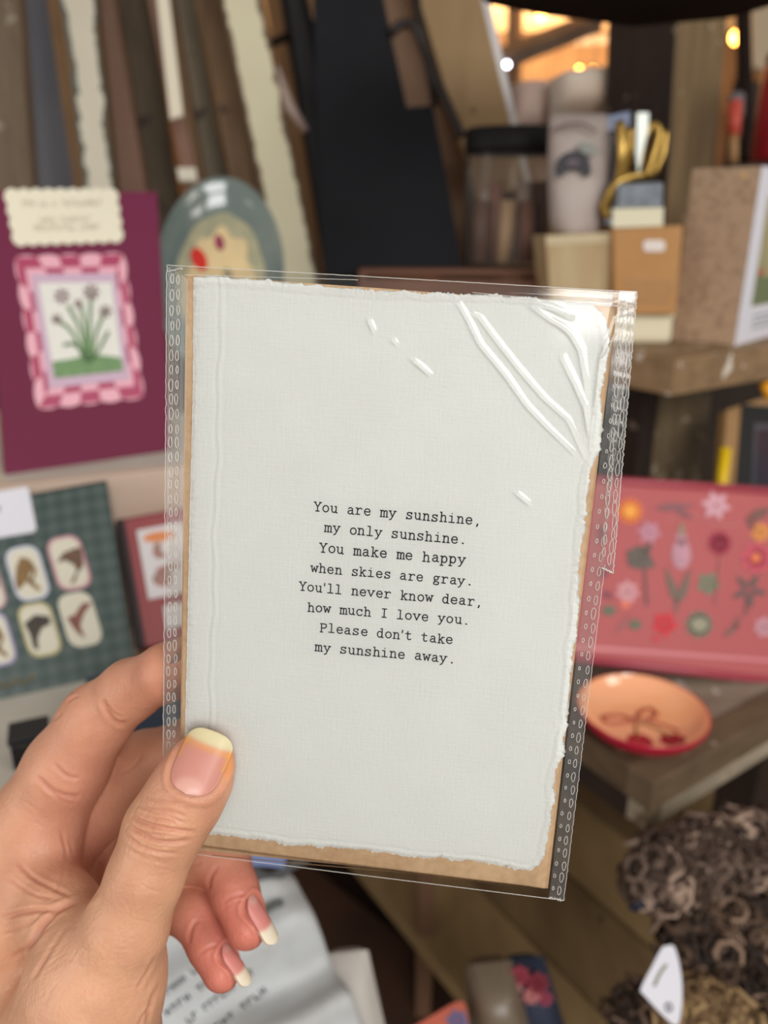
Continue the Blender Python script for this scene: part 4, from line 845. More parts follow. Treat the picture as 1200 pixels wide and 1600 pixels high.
# ------------------------------------------------------------------ curly fur garlands and the tag, bottom right
def fur(name, path, rad, count, mat, label, cat, seed=1, two=None):
    rr = random.Random(seed); parts = []; fm = []; P = [np.array(p) for p in path]
    for k in range(count):
        s = rr.random() * (len(P) - 1); i = int(s); c = P[i] + (P[i + 1] - P[i]) * (s - i) if i < len(P) - 1 else P[-1]
        v = nrm([rr.gauss(0, 1), rr.gauss(0, 1), rr.gauss(0, 1)]); c = c + v * rad * (.55 + .45 * rr.random())
        u = nrm(np.cross(v, [rr.gauss(0, 1), rr.gauss(0, 1), rr.gauss(0, 1)])); w_ = np.cross(u, v)
        R_ = .0045 + .0060 * rr.random(); turns = 1.0 + rr.random() * 1.1; pts = []
        for q in range(9):
            a = q / 8 * turns * 2 * math.pi; pts.append(c + u * R_ * math.cos(a) + w_ * R_ * math.sin(a) + v * (.011 * q / 8) )
        tb_ = tube(pts, [.0031 * (1 - .5 * q / 8) for q in range(9)], 5, cap=False); parts.append(tb_); fm += [rr.choice((0, 0, 0, 1, 1, 2))] * len(tb_[1])
    # core so that it is not see-through
    core = tube(cr(P, 4), rad * .85, 12); parts.append(core); fm += [0] * len(core[1])
    V, F = join(parts); o = mesh(name, V, F, None, smooth=True, mats=mat, fm=fm); return props(o, label, cat, kind='stuff')
furm = [M('umber_curl', (54, 38, 29), (74, 54, 41), rough=.8, scale=60), M('taupe_curl', (96, 76, 64), (122, 100, 86), rough=.8, scale=60), M('pink_beige_curl', (164, 138, 120), rough=.8)]
fur('curly_garland', [W(1020, 1372, .57), W(1060, 1355, .575), W(1110, 1330, .58), W(1170, 1330, .575), W(1235, 1315, .58)], .020, 800, furm, 'curly brown and taupe woollen garland hanging below the table edge', 'garland', 3)
furm2 = [M('dark_umber_curl', (38, 25, 17), (56, 38, 27), rough=.8, scale=60), M('brown_curl', (78, 58, 42), (98, 74, 56), rough=.8, scale=60), M('taupe_pink_curl', (148, 120, 100), rough=.8)]
fur('curly_wreath', [W(1080, 1478, .60), W(1130, 1450, .60), W(1190, 1440, .60), W(1230, 1520, .59), W(1150, 1530, .60), W(1100, 1520, .60)], .026, 1500, furm2, 'large curly dark brown wool wreath beside the white tag', 'wreath', 5)
furm3 = [M('ochre_curl', (110, 84, 54), rough=.8), M('sand_curl', (168, 138, 96), rough=.8), M('tan_curl', (140, 112, 76), rough=.8)]
fur('curly_bundle', [W(1078, 1585, .56), W(1110, 1590, .56), W(1150, 1620, .56)], .018, 420, furm3, 'sand coloured curly wool bundle at the lower right corner', 'bundle', 8)
fur('curly_ball', [W(1000, 1590, .60), W(1030, 1612, .60)], .02, 350, furm2, 'dark curly wool ball partly behind the white tag', 'ball', 11)
V, F = tube(cr([W(985, 1418, .565), W(1010, 1405, .56), W(1035, 1394, .56)], 4), [.003, .0045, .006, .007, .0075, .007, .006, .005, .004], 10)
props(mesh('navy_clip', V, F, M('navy_gloss', (38, 46, 64), rough=.4), smooth=True), 'navy blue clip at the left tip of the curly garland', 'clip')
tgf = Face((1005, 1530, .50), (1065, 1540, .51), (1040, 1480, .52))
tg = thing('price_tag', tgf.pt(1030, 1580), 'white swing tag with rounded corners on the curly wool', 'tag')
tgf.poly('tag_card', [tuple(p) for p in cr([(1042, 1478), (1054, 1480), (1064, 1520), (1066, 1560), (1060, 1600), (1044, 1594), (1008, 1556), (1002, 1544), (1018, 1512), (1034, 1482)], 3, True)], M('tag_white', (222, 220, 228), rough=.5), tg, 0, .0008)
V, F = tube([tgf.pt(x, y, .0005) for x, y in ell(1044, 1574, 5, 6, 0, 14)], .0006, 6, closed=True); mesh('eyelet', V, F, M('grey_metal', (90, 90, 96), rough=.3, metal=.8), tg, smooth=True)
tgf.many('printed_line', stroke_polys([cr([(1022, 1540), (1030, 1522), (1040, 1508)], 4)], 2.2), M('olive_print', (150, 146, 120)), tg, .0006)

# ================================================================== THE CARD IN ITS SLEEVE
# local frame: S0 sleeve bottom-left, U right, Vv up, Nn towards the viewer
cs = 0.2394
def cray(px, py): return np.array([(px - 600) / FPX, (800 - py) / FPX, -1.0])
_q = [cray(263, 415), cray(992, 457), cray(880, 1403), cray(256, 1325)]
_s = np.linalg.solve(np.c_[_q[0], -_q[1], _q[2]], _q[3])
_P = [(_q[0] * _s[0]) * cs, (_q[1] * _s[1]) * cs, (_q[2] * _s[2]) * cs, _q[3] * cs]
def c2w(v): v = np.asarray(v, float); return CAM + v[..., 0:1] * Rr + v[..., 1:2] * Uu - v[..., 2:3] * Ff if v.ndim > 1 else CAM + v[0] * Rr + v[1] * Uu - v[2] * Ff
S0 = c2w(_P[3]); Uc = nrm(c2w(_P[2]) - S0); tmp = c2w(_P[0]) - S0; Nn = nrm(np.cross(Uc, tmp)); Vc = np.cross(Nn, Uc)
if np.dot(Nn, CAM - S0) < 0: Nn = -Nn
def cuv(px, py, off=0.0):
    r_ = ray(px, py); t = np.dot(S0 + Nn * off - CAM, Nn) / np.dot(r_, Nn); p = CAM + r_ * t - S0; return np.array([np.dot(p, Uc), np.dot(p, Vc)])
def cw(u, v, off): return S0 + Uc * u + Vc * v + Nn * off
def cdepth(px, py): r_ = ray(px, py); return np.dot(S0 - CAM, Nn) / np.dot(r_, Nn)
def fn(x, y=0.0, z=0.0): return mnoise.noise(Vector((x, y, z)))

card = thing('greeting_card', cw(.06, 0, 0), 'handmade white paper greeting card with a typed sunshine verse, held upright', 'card')
env = thing('envelope', cw(.06, 0, -.001), 'brown kraft envelope behind the white greeting card', 'envelope')
slv = thing('clear_sleeve', cw(.06, 0, .001), 'clear cellophane sleeve with perforated seams around the card', 'sleeve')

# envelope
m, nt, b = newmat('kraft_paper'); N = nt.nodes; L = nt.links; b.inputs['Roughness'].default_value = .75
tc = N.new('ShaderNodeTexCoord'); nz = N.new('ShaderNodeTexNoise'); nz.inputs['Scale'].default_value = 420; nz.inputs['Detail'].default_value = 5; L.new(tc.outputs['Object'], nz.inputs['Vector'])
n2 = N.new('ShaderNodeTexNoise'); n2.inputs['Scale'].default_value = 40; L.new(tc.outputs['Object'], n2.inputs['Vector'])
ad = N.new('ShaderNodeMath'); ad.operation = 'ADD'; L.new(nz.outputs[0], ad.inputs[0]); L.new(n2.outputs[0], ad.inputs[1])
r = N.new('ShaderNodeValToRGB'); r.color_ramp.elements[0].position = .0; r.color_ramp.elements[1].position = 1.0
mr = N.new('ShaderNodeMapRange'); mr.inputs[1].default_value = .7; mr.inputs[2].default_value = 1.3; L.new(ad.outputs[0], mr.inputs[0])
r.color_ramp.elements[0].color = lin((200, 162, 124)); r.color_ramp.elements[1].color = lin((224, 190, 150)); L.new(mr.outputs[0], r.inputs[0]); L.new(r.outputs[0], b.inputs['Base Color'])
bp = N.new('ShaderNodeBump'); bp.inputs['Strength'].default_value = .25; bp.inputs['Distance'].default_value = .0003; L.new(nz.outputs[0], bp.inputs['Height']); L.new(bp.outputs[0], b.inputs['Normal'])
kraft = m
eo = [cuv(*p) for p in ((288, 428), (600, 450), (966, 479), (910, 935), (857, 1393), (600, 1362), (277, 1330))]
slab('back_panel', [cw(u, v, -.0012) for u, v in eo], -Nn * .0009, kraft, env, bevel=.0002)
slab('front_panel', [cw(u, v, -.0006) for u, v in [cuv(*p) for p in ((290, 430), (964, 480), (906, 935), (852, 1391), (600, 1360), (280, 1327))]], -Nn * .0005, kraft, env, bevel=.0002)
# glued flap edge line near the bottom
V, F = tube([cw(*cuv(x, y), -.00055) for x, y in ((330, 1338), (480, 1352), (640, 1366), (760, 1379), (830, 1387))], .00012, 5); mesh('flap_edge', V, F, M('kraft_shade', (150, 116, 84), rough=.8), env)

# paper leaf (coons patch with deckled edges)
def polyline(px, n):
    P = np.array([cuv(*p) for p in px]); d_ = np.r_[0, np.cumsum(np.linalg.norm(np.diff(P, axis=0), axis=1))]; s = np.linspace(0, d_[-1], n)
    return np.c_[np.interp(s, d_, P[:, 0]), np.interp(s, d_, P[:, 1])]
def deckle(P, amp, seed, nx):
    out = P.copy(); n = len(P); L_ = np.linalg.norm(P[-1] - P[0])
    for i in range(n):
        x = i / (n - 1) * L_ * 1000; f = min(1, min(i, n - 1 - i) / 5)
        h_ = .5 * fn(x * .22, seed) + .35 * fn(x * .8, seed + 9) + .35 * fn(x * 2.3, seed + 20) + .2 * fn(x * 5.5, seed + 31)
        out[i] += nx * amp * h_ * f
    return out
def leaf(name, T_, R_, B_, L_, z_off, mat, amp, seed, parent, NS=260, NT=360, relief=True):
    T = polyline(T_, NS + 1); B = polyline(B_, NS + 1); Lf = polyline(L_, NT + 1); Rt = polyline(R_, NT + 1)
    dT = deckle(T, amp, seed, np.array([0, 1.])) - T; dB = deckle(B, amp * 1.1, seed + 3, np.array([0, -1.])) - B
    dL = deckle(Lf, amp * .12, seed + 5, np.array([-1., 0])) - Lf; dR = deckle(Rt, amp * 1.2, seed + 7, np.array([1., 0])) - Rt
    # the smooth course of each edge; its small wiggles fade out towards the middle of the sheet
    def smooth(P, k=14):
        Q = P.copy(); n = len(P)
        for _ in range(k * 6): Q[1:-1] = .25 * Q[:-2] + .5 * Q[1:-1] + .25 * Q[2:]
        return Q
    for E_, D_ in ((T, dT), (B, dB), (Lf, dL), (Rt, dR)):
        Q = smooth(E_); D_ += E_ - Q; E_[:] = Q
    s = np.linspace(0, 1, NS + 1)[:, None, None]; t = np.linspace(0, 1, NT + 1)[None, :, None]   # t: 0 bottom..1 top
    T_a, B_a, L_a, R_a = T[:, None, :], B[:, None, :], Lf[None, :, :], Rt[None, :, :]
    P = (1 - t) * B_a + t * T_a + (1 - s) * L_a + s * R_a - ((1 - s) * (1 - t) * B[0] + s * (1 - t) * B[-1] + (1 - s) * t * T[0] + s * t * T[-1])
    W_ = .106; H_ = .152; q_ = .0030
    P = P + np.exp(-(1 - t) * H_ / q_) * dT[:, None, :] + np.exp(-t * H_ / q_) * dB[:, None, :] + np.exp(-s * W_ / q_) * dL[None] + np.exp(-(1 - s) * W_ / q_) * dR[None]
    sd = s[..., 0] * W_; td = t[..., 0] * H_
    de = np.minimum(np.minimum(sd + 0 * td, (W_ - sd) + 0 * td), np.minimum(td + 0 * sd, (H_ - td) + 0 * sd))
    dr = np.minimum((W_ - sd) + 0 * td, np.minimum(td + 0 * sd, (H_ - td) + 0 * sd))
    z = .00042 * (1 - np.exp(-de / .0004))
    if relief:
        X = P[..., 0]; Y = P[..., 1]
        wob = .0003 * np.sin(Y * 160 + 1) + .0002 * np.sin(Y * 420)
        # pair of pressed fold lines near the left edge
        for c_, a_, w_ in ((.0066, -.00018, .00042), (.0075, .00018, .00042), (.0086, -.00012, .0004)):
            z = z + a_ * np.exp(-((sd - c_ - wob) / w_) ** 2)
        z = z - .00020 * np.exp(-((dr - .0024 - wob) / .00045) ** 2) + .00014 * np.exp(-((dr - .0014 - wob * 1.5) / .0006) ** 2)
        nzf = np.zeros_like(z)
        for k in range(26):
            fx, fy = rng.normal(0, 320, 2); nzf += np.sin(X * fx + Y * fy + rng.uniform(0, 6.28))
        z = z + nzf * .0000035
        edge_f = np.exp(-de / .0016); fb = np.zeros_like(z)
        for k in range(30):
            fx, fy = rng.normal(0, 2400, 2); fb += np.sin(X * fx + Y * fy + rng.uniform(0, 6.28))
        z = z + fb * .00003 * edge_f
    V = S0 + P[..., 0:1] * Uc + P[..., 1:2] * Vc + (z_off + z[..., None]) * Nn
    n1, n2_ = NS + 1, NT + 1; idx = np.arange(n1 * n2_).reshape(n1, n2_)
    F = np.stack([idx[:-1, :-1], idx[1:, :-1], idx[1:, 1:], idx[:-1, 1:]], -1).reshape(-1, 4).tolist()
    Vf = V.reshape(-1, 3); ring = list(idx[:, 0]) + list(idx[-1, 1:]) + list(idx[::-1, -1][1:]) + list(idx[0, ::-1][1:-1])
    base = (Vf[ring] - Nn * .00035); o_ = len(Vf); nr_ = len(ring)
    V2 = np.vstack([Vf, base])
    for k in range(nr_): F.append([ring[k], o_ + k, o_ + (k + 1) % nr_, ring[(k + 1) % nr_]][::-1])
    return mesh(name, V2, F, mat, parent, smooth=True)
m, nt, b = newmat('handmade_paper'); N = nt.nodes; L = nt.links; b.inputs['Roughness'].default_value = .85; b.inputs['Specular IOR Level'].default_value = .2
b.inputs['Base Color'].default_value = lin((233, 234, 226))
# object coords -> card coords (u, v) by dot products
tc = N.new('ShaderNodeTexCoord')
def dot(vec):
    d_ = N.new('ShaderNodeVectorMath'); d_.operation = 'DOT_PRODUCT'; d_.inputs[1].default_value = vec.tolist(); L.new(tc.outputs['Object'], d_.inputs[0]); return d_.outputs['Value']
cx_ = N.new('ShaderNodeCombineXYZ'); L.new(dot(Uc), cx_.inputs[0]); L.new(dot(Vc), cx_.inputs[1])
def noise_uv(sx_, sy_, det=3, ro=.5):
    mp = N.new('ShaderNodeMapping'); mp.inputs['Scale'].default_value = (sx_, sy_, 1); L.new(cx_.outputs[0], mp.inputs[0])
    n_ = N.new('ShaderNodeTexNoise'); n_.inputs['Scale'].default_value = 1; n_.inputs['Detail'].default_value = det; n_.inputs['Roughness'].default_value = ro; L.new(mp.outputs[0], n_.inputs['Vector']); return n_.outputs[0]
def mth(op, a, c): 
    n_ = N.new('ShaderNodeMath'); n_.operation = op
    for i_, q in enumerate((a, c)):
        if isinstance(q, (int, float)): n_.inputs[i_].default_value = q
        else: L.new(q, n_.inputs[i_])
    return n_.outputs[0]
weave = mth('ADD', noise_uv(1500, 160), noise_uv(160, 1500)); hgt = mth('ADD', mth('MULTIPLY', weave, .8), mth('MULTIPLY', noise_uv(900, 900, 4, .6), .7))
bp = N.new('ShaderNodeBump'); bp.inputs['Strength'].default_value = .6; bp.inputs['Distance'].default_value = .00028; L.new(hgt, bp.inputs['Height']); L.new(bp.outputs[0], b.inputs['Normal'])
r = N.new('ShaderNodeValToRGB'); r.color_ramp.elements[0].color = lin((233, 233, 228)); r.color_ramp.elements[1].color = lin((235, 235, 230)); r.color_ramp.elements[0].position = .35; r.color_ramp.elements[1].position = .65
L.new(noise_uv(60, 60, 4), r.inputs[0]); L.new(r.outputs[0], b.inputs['Base Color'])
paper = m
Tpx = [(303, 433), (330, 431), (400, 437), (470, 444), (540, 451), (600, 455), (680, 458), (720, 460), (780, 462), (850, 467), (900, 473), (922, 474)]
Rpx = [(828, 1360), (843, 1350), (850, 1336), (854, 1312), (863, 1260), (866, 1204), (880, 1180), (884, 1124), (890, 1068), (891, 1028), (900, 996), (903, 948), (902, 896), (910, 832), (914, 798), (919, 760), (922, 727), (936, 705), (940, 655), (937, 622), (944, 584), (952, 545), (950, 515), (947, 496), (922, 474)]
Bpx = [(284, 1296), (330, 1303), (400, 1310), (430, 1314), (446, 1321), (480, 1320), (540, 1325), (600, 1331), (640, 1338), (700, 1341), (760, 1347), (800, 1356), (828, 1360)]
Lpx = [(284, 1296), (290, 1130), (293, 1000), (297, 800), (302, 600), (303, 433)]
back = [(x + (3 if x > 900 else 0), y - 1) for x, y in Tpx]
leaf('back_leaf', [(x + 1, y - 1.5) for x, y in Tpx], [(x + (1.5 if y < 1340 else 0), y) for x, y in Rpx], [(x, y + 1.5) for x, y in Bpx], Lpx, -.00025, paper, .0016, 40, card, 120, 170, False)
leaf('front_leaf', Tpx, Rpx, Bpx, Lpx, .0003, paper, .0015, 2, card)

# typed verse
ink = M('black_typewriter_ink', (30, 30, 38), rough=.8)
lines = [("You are my sunshine,", (200, 133), (1078, 208)), ("my only sunshine.", (258, 248), (1000, 313)), ("You make me happy", (232, 360), (992, 424)),
         ("when skies are gray.", (183, 468), (1035, 541)), ("You'll never know dear,", (118, 570), (1088, 655)), ("how much I love you.", (165, 685), (1018, 755)),
         ("Please don't take", (233, 797), (925, 862)), ("my sunshine away.", (207, 903), (938, 968))]
zsurf = .0003 + .00042 + .00008
for txt, a_, c_ in lines:
    A = cuv(440 + a_[0] / 3.53, 760 + a_[1] / 3.53); B = cuv(440 + c_[0] / 3.53, 760 + c_[1] / 3.53)
    adv = [(.42 if ch == "'" else 1.0) for ch in txt]; pos = [0.0]
    for i in range(1, len(txt)): pos.append(pos[-1] + (adv[i - 1] + adv[i]) / 2)
    step = (B - A) / pos[-1]; k_ = np.linalg.norm(step) / 6.15; ux = nrm(step); uy = np.array([-ux[1], ux[0]]); prs = []
    for i, ch in enumerate(txt):
        if ch == ' ': continue
        jit = rng.normal(0, .12, 2)
        for pl_ in stroke_polys(GL[ch], .44 if ch not in '.,' else .55):
            pts = [A + step * pos[i] + ux * k_ * (x + jit[0]) + uy * k_ * (y + jit[1]) for x, y in pl_]
            prs.append(([cw(p[0], p[1], zsurf) for p in pts], [list(range(len(pts)))]))
    V, F = join(prs); mesh('typed_line', V, F, ink, card)

# cellophane
filmA = film('cellophane_film', (.99, .99, .985, 1), .07, 1.0)
sT = [cuv(263, 415), cuv(992, 457)]; sB = [cuv(256, 1325), cuv(880, 1403)]
NU, NV = 400, 570
s = np.linspace(0, 1, NU + 1)[:, None]; t = np.linspace(0, 1, NV + 1)[None, :]
PU = ((1 - s) * sB[0][0] + s * sB[1][0]) * (1 - t) + ((1 - s) * sT[0][0] + s * sT[1][0]) * t
PV = ((1 - s) * sB[0][1] + s * sB[1][1]) * (1 - t) + ((1 - s) * sT[0][1] + s * sT[1][1]) * t
Z = .0015 * np.minimum(1, np.minimum(np.minimum(s * .1225, (1 - s) * .1225) / .006, np.minimum(t, 1 - t) * .174 / .003)) + 0 * PU
def ridge(px, hgt_, wid, taper=True):
    global Z
    P = np.array([cuv(*p) for p in px]); n = len(P) - 1; best = np.full(PU.shape, 1e9); tt = np.zeros(PU.shape)
    for i in range(n):
        a_, b_ = P[i], P[i + 1]; d_ = b_ - a_; l2 = d_ @ d_; k_ = np.clip(((PU - a_[0]) * d_[0] + (PV - a_[1]) * d_[1]) / l2, 0, 1)
        ds = np.hypot(PU - a_[0] - k_ * d_[0], PV - a_[1] - k_ * d_[1]); mk = ds < best; best[mk] = ds[mk]; tt[mk] = (i + k_[mk]) / n
    amp = hgt_ * (np.sin(np.pi * np.clip(tt * .92 + .04, 0, 1)) ** .4 if taper else 1)
    Z += amp * np.exp(-(best / wid) ** 2)
ridge([(718, 474), (731, 496), (751, 537), (790, 584), (823, 631), (856, 666), (897, 705)], 0.000257, 0.000459)
ridge([(738, 490), (751, 496), (773, 526), (812, 576), (850, 620), (889, 655), (916, 713)], 0.000238, 0.000407)
ridge([(834, 480), (862, 500), (880, 510), (894, 523), (908, 548), (916, 595), (922, 677)], 0.000297, 0.000592)
ridge([(880, 560), (900, 600), (914, 633), (920, 668)], 0.000277, 0.000592)
ridge([(836, 476), (862, 480), (890, 492)], 0.000297, 0.000888)
ridge([(578, 498), (587, 518)], 0.000218, 0.000592); ridge([(615, 529), (622, 537)], 0.000198, 0.000444); ridge([(646, 560), (660, 572), (675, 585)], 0.000238, 0.000518); ridge([(808, 768), (820, 778), (830, 786)], 0.000238, 0.000592)
ridge([(945, 545), (970, 520), (985, 470)], 0.000297, 0.000444); ridge([(925, 700), (940, 560), (960, 500)], 0.000297, 0.000444)
for k in range(10):
    fx, fy = rng.normal(0, 60, 2); Z += .000018 * np.sin(PU * fx + PV * fy + rng.uniform(0, 6.28))
Z = np.maximum(Z, .0010 * np.minimum(1, np.minimum(s * .1225, (1 - s) * .1225) / .006))
Vw = S0 + PU[..., None] * Uc + PV[..., None] * Vc + Z[..., None] * Nn
idx = np.arange((NU + 1) * (NV + 1)).reshape(NU + 1, NV + 1)
F = np.stack([idx[:-1, :-1], idx[1:, :-1], idx[1:, 1:], idx[:-1, 1:]], -1).reshape(-1, 4).tolist()
mesh('front_film', Vw.reshape(-1, 3), F, filmA, slv, smooth=True)
slab('back_film', [cw(*sT[0], -.0026), cw(*sT[1], -.0026), cw(*sB[1], -.0026), cw(*sB[0], -.0026)], -Nn * .00005, film('cellophane_back', (.97, .965, .95, 1), .1, 1.0), slv)
# seam strips
filmS = film('seam_film', (.93, .92, .90, 1), .22, 1.8, .05)
def strip(pa, pb, pc, pd, off, nm='seam_strip'):   # TL,TR,BR,BL
    n = 120; V = []; A, B, C, D_ = [cuv(*p) for p in (pa, pb, pc, pd)]
    for i in range(n + 1):
        t_ = i / n
        for p, q, sgn in ((A, D_, -1), (B, C, 1)):
            c_ = p + (q - p) * t_; c_ = c_ + np.array([sgn * .00012 * fn(i * .9, sgn * 3.0, off * 1e4), 0]); V.append(cw(c_[0], c_[1], off + .00015 * fn(i * .35, 2.2)))
    F = [[2 * i, 2 * i + 1, 2 * i + 3, 2 * i + 2] for i in range(n)]
    mesh(nm, V, F, filmS, slv, smooth=True)
    return A, B, C, D_
strip((263, 415), (289, 416), (281, 1325), (256, 1325), .0010)
strip((966, 457), (992, 457), (880, 1403), (857, 1400), .0010)
strip((966, 455), (993, 456), (956, 893), (936, 880), .0016, 'folded_seam')
plast = M('glint_white_plastic', (238, 234, 226), rough=.2, spec=.8, trans=.35)  # clear ridges and edges coloured whitish to stand for their glints
def ovals(p0, p1, n, a_, b_, off, nm='seam_perforations'):
    A, B = cuv(*p0), cuv(*p1); prs = []
    for k in range(n):
        c_ = A + (B - A) * ((k + .5) / n) + rng.normal(0, .00012, 2); d_ = nrm(B - A); nn_ = np.array([-d_[1], d_[0]])
        sc_ = 1 + rng.normal(0, .12); pts = [cw(*(c_ + d_ * b_ * sc_ * math.cos(q) + nn_ * a_ * sc_ * math.sin(q) * (1 + .15 * math.sin(3 * q + k))), off) for q in np.linspace(0, 2 * math.pi, 13)[:-1]]
        prs.append(tube(pts, .00009, 4, closed=True))
    return prs
prs = ovals((272, 425), (264, 1320), 43, .00048, .0014, .0013) + ovals((281, 425), (273, 1320), 43, .00040, .0013, .0013)
prs += ovals((975, 470), (863, 1392), 42, .00032, .0006, .0014) + ovals((986, 470), (873, 1396), 42, .00046, .0013, .0014) + ovals((971, 470), (941, 870), 19, .00045, .0015, .0020) + ovals((984, 470), (951, 880), 20, .00045, .0017, .0021)
V, F = join(prs); mesh('seam_perforations', V, F, plast, slv, smooth=True, kind='stuff')
# melted edges: fine wavy bright lines
prs = []
def edge_line(p, q, amp, r_, off=.0011, n=160, sd=0):
    A, B = cuv(*p), cuv(*q); d_ = nrm(B - A); nn_ = np.array([-d_[1], d_[0]])
    prs.append(tube([cw(*(A + (B - A) * i / n + nn_ * amp * fn(i * .55, sd)), off) for i in range(n + 1)], r_, 5))
edge_line((263, 415), (256, 1325), .00035, .00009, sd=1); edge_line((993, 457), (956, 893), .0004, .00012, .0017, sd=2); edge_line((944, 880), (880, 1403), .0003, .00009, sd=3)
edge_line((263, 415), (993, 457), .0001, .00010, sd=4); edge_line((256, 1325), (880, 1403), .00006, .00009, sd=5); edge_line((288, 430), (560, 438), .0001, .00007, sd=6); edge_line((738, 458), (975, 480), .0001, .00007, .0016, sd=7)
edge_line((956, 893), (938, 884), .0006, .00018, .0019, 30, 8); edge_line((857, 1398), (880, 1403), .0009, .00012, .0012, 26, 9); edge_line((265, 425), (288, 420), .0007, .00012, .0013, 20, 10); edge_line((966, 470), (992, 476), .0008, .00014, .0019, 24, 11)
edge_line((940, 560), (975, 500), .0003, .00010, .0016, 30, 12); edge_line((968, 485), (990, 478), .001, .00012, .002, 20, 13); edge_line((966, 495), (988, 490), .001, .0001, .002, 20, 14)
V, F = join(prs); mesh('melted_edges', V, F, plast, slv, smooth=True, kind='stuff')

# ================================================================== THE HAND (one continuous surface)
def cp(px, py, D): return np.array([(px - 600) / FPX * D, (800 - py) / FPX * D, -D])      # camera-frame metres
def camdir(v): return v[0] * Rr + v[1] * Uu - v[2] * Ff
def chain(pts):
    """[(px, py, D, r_px)] -> list of (pos, radius)"""
    return [(cp(x, y, D), r_ * D / FPX) for x, y, D, r_ in pts]
def dfront(px, py, rpx, gap=.0012): D = cdepth(px, py); return (D - gap) / (1 + rpx / FPX)
def dback(px, py, rpx, gap=.0030): D = cdepth(px, py); return (D + gap) / (1 - rpx / FPX)
thumb = chain([(322, 1182, dfront(322, 1182, 42), 41), (308, 1212, dfront(308, 1212, 54), 55), (286, 1250, dfront(286, 1250, 60) - .001, 59), (256, 1296, .2215, 60), (228, 1368, .2200, 57), (196, 1450, .2205, 64), (150, 1540, .228, 98)])
index = chain([(48, 1300, .262, 70), (104, 1200, .259, 63), (150, 1124, .256, 54), (205, 1078, .251, 46), (262, 1050, dback(262, 1050, 43), 43), (330, 1015, dback(330, 1015, 38), 38), (372, 1000, dback(372, 1000, 33), 33)])
middle = chain([(70, 1345, .276, 60), (150, 1262, .277, 52), (228, 1194, .274, 50), (300, 1165, .2635, 42), (360, 1145, dback(360, 1145, 38), 38), (410, 1130, dback(410, 1130, 33), 33)])
ring = chain([(90, 1395, .286, 52), (190, 1345, .284, 42), (270, 1338, .280, 38), (346, 1342, .272, 42), (366, 1392, .264, 36), (386, 1448, .258, 34)])
pinky = chain([(110, 1440, .285, 48), (200, 1415, .283, 42), (262, 1410, .279, 40), (306, 1428, .272, 38), (328, 1475, .265, 33), (347, 1517, .260, 31)])
palm = [chain([(48, 1300, .262, 68), (10, 1420, .258, 90), (-30, 1580, .258, 110), (-90, 1760, .26, 125)]),
        chain([(150, 1540, .228, 98), (118, 1640, .236, 122), (20, 1760, .250, 130), (-120, 2000, .262, 135)]),
        chain([(70, 1345, .274, 58), (60, 1480, .268, 90), (40, 1600, .262, 110)]),
        chain([(90, 1395, .286, 50), (110, 1500, .276, 80), (90, 1640, .264, 110)]),
        chain([(110, 1440, .285, 46), (140, 1560, .275, 70), (120, 1680, .262, 100)]),
        chain([(52, 1350, .256, 50), (95, 1425, .243, 52), (165, 1490, .231, 52)]),    # web of the thumb
        chain([(-60, 1900, .262, 140), (-260, 2300, .28, 150)])]
allp = [p for c in [thumb, index, middle, ring, pinky] + palm for p in c]
H = .00085
lo = np.array([-.165, -.245, -.345]); 
lo = np.min([p - r_ for p, r_ in allp], axis=0) - .004; hi = np.max([p + r_ for p, r_ in allp], axis=0) + .004
lo[0] = max(lo[0], -.185); lo[1] = max(lo[1], -.235)
n3 = np.ceil((hi - lo) / H).astype(int) + 1
gx, gy, gz = [lo[i] + H * np.arange(n3[i]) for i in range(3)]
def cap_eval(X, Y, Z_, a, ra, b, rb):
    d_ = b - a; l2 = float(d_ @ d_); t_ = np.clip(((X - a[0]) * d_[0] + (Y - a[1]) * d_[1] + (Z_ - a[2]) * d_[2]) / l2, 0, 1)
    return np.sqrt((X - a[0] - t_ * d_[0]) ** 2 + (Y - a[1] - t_ * d_[1]) ** 2 + (Z_ - a[2] - t_ * d_[2]) ** 2) - (ra + t_ * (rb - ra))
def smin(a, b, k): h_ = np.maximum(k - np.abs(a - b), 0) / k; return np.minimum(a, b) - h_ * h_ * k * .25
def field_chain(ch, k=.003):
    ps = np.array([p for p, _ in ch]); rs = max(r_ for _, r_ in ch); mrg = rs + .014
    i0 = np.maximum(((ps.min(0) - mrg - lo) / H).astype(int), 0); i1 = np.minimum(((ps.max(0) + mrg - lo) / H).astype(int) + 1, n3)
    X = gx[i0[0]:i1[0], None, None].astype(np.float32); Y = gy[None, i0[1]:i1[1], None].astype(np.float32); Z_ = gz[None, None, i0[2]:i1[2]].astype(np.float32)
    f = None
    for (a, ra), (b, rb) in zip(ch, ch[1:]):
        g = cap_eval(X, Y, Z_, a.astype(np.float32), np.float32(ra), b.astype(np.float32), np.float32(rb)); f = g if f is None else smin(f, g, k)
    full = np.full(n3, .02, np.float32); full[i0[0]:i1[0], i0[1]:i1[1], i0[2]:i1[2]] = f
    return full
body = None
for c_ in palm:
    f = field_chain(c_, .008); body = f if body is None else smin(body, f, .010)
total = body
for c_, kk in ((index, .008), (middle, .006), (ring, .005), (pinky, .005), (thumb, .009)):
    total = np.minimum(total, smin(body, field_chain(c_, .0035), kk))
del body
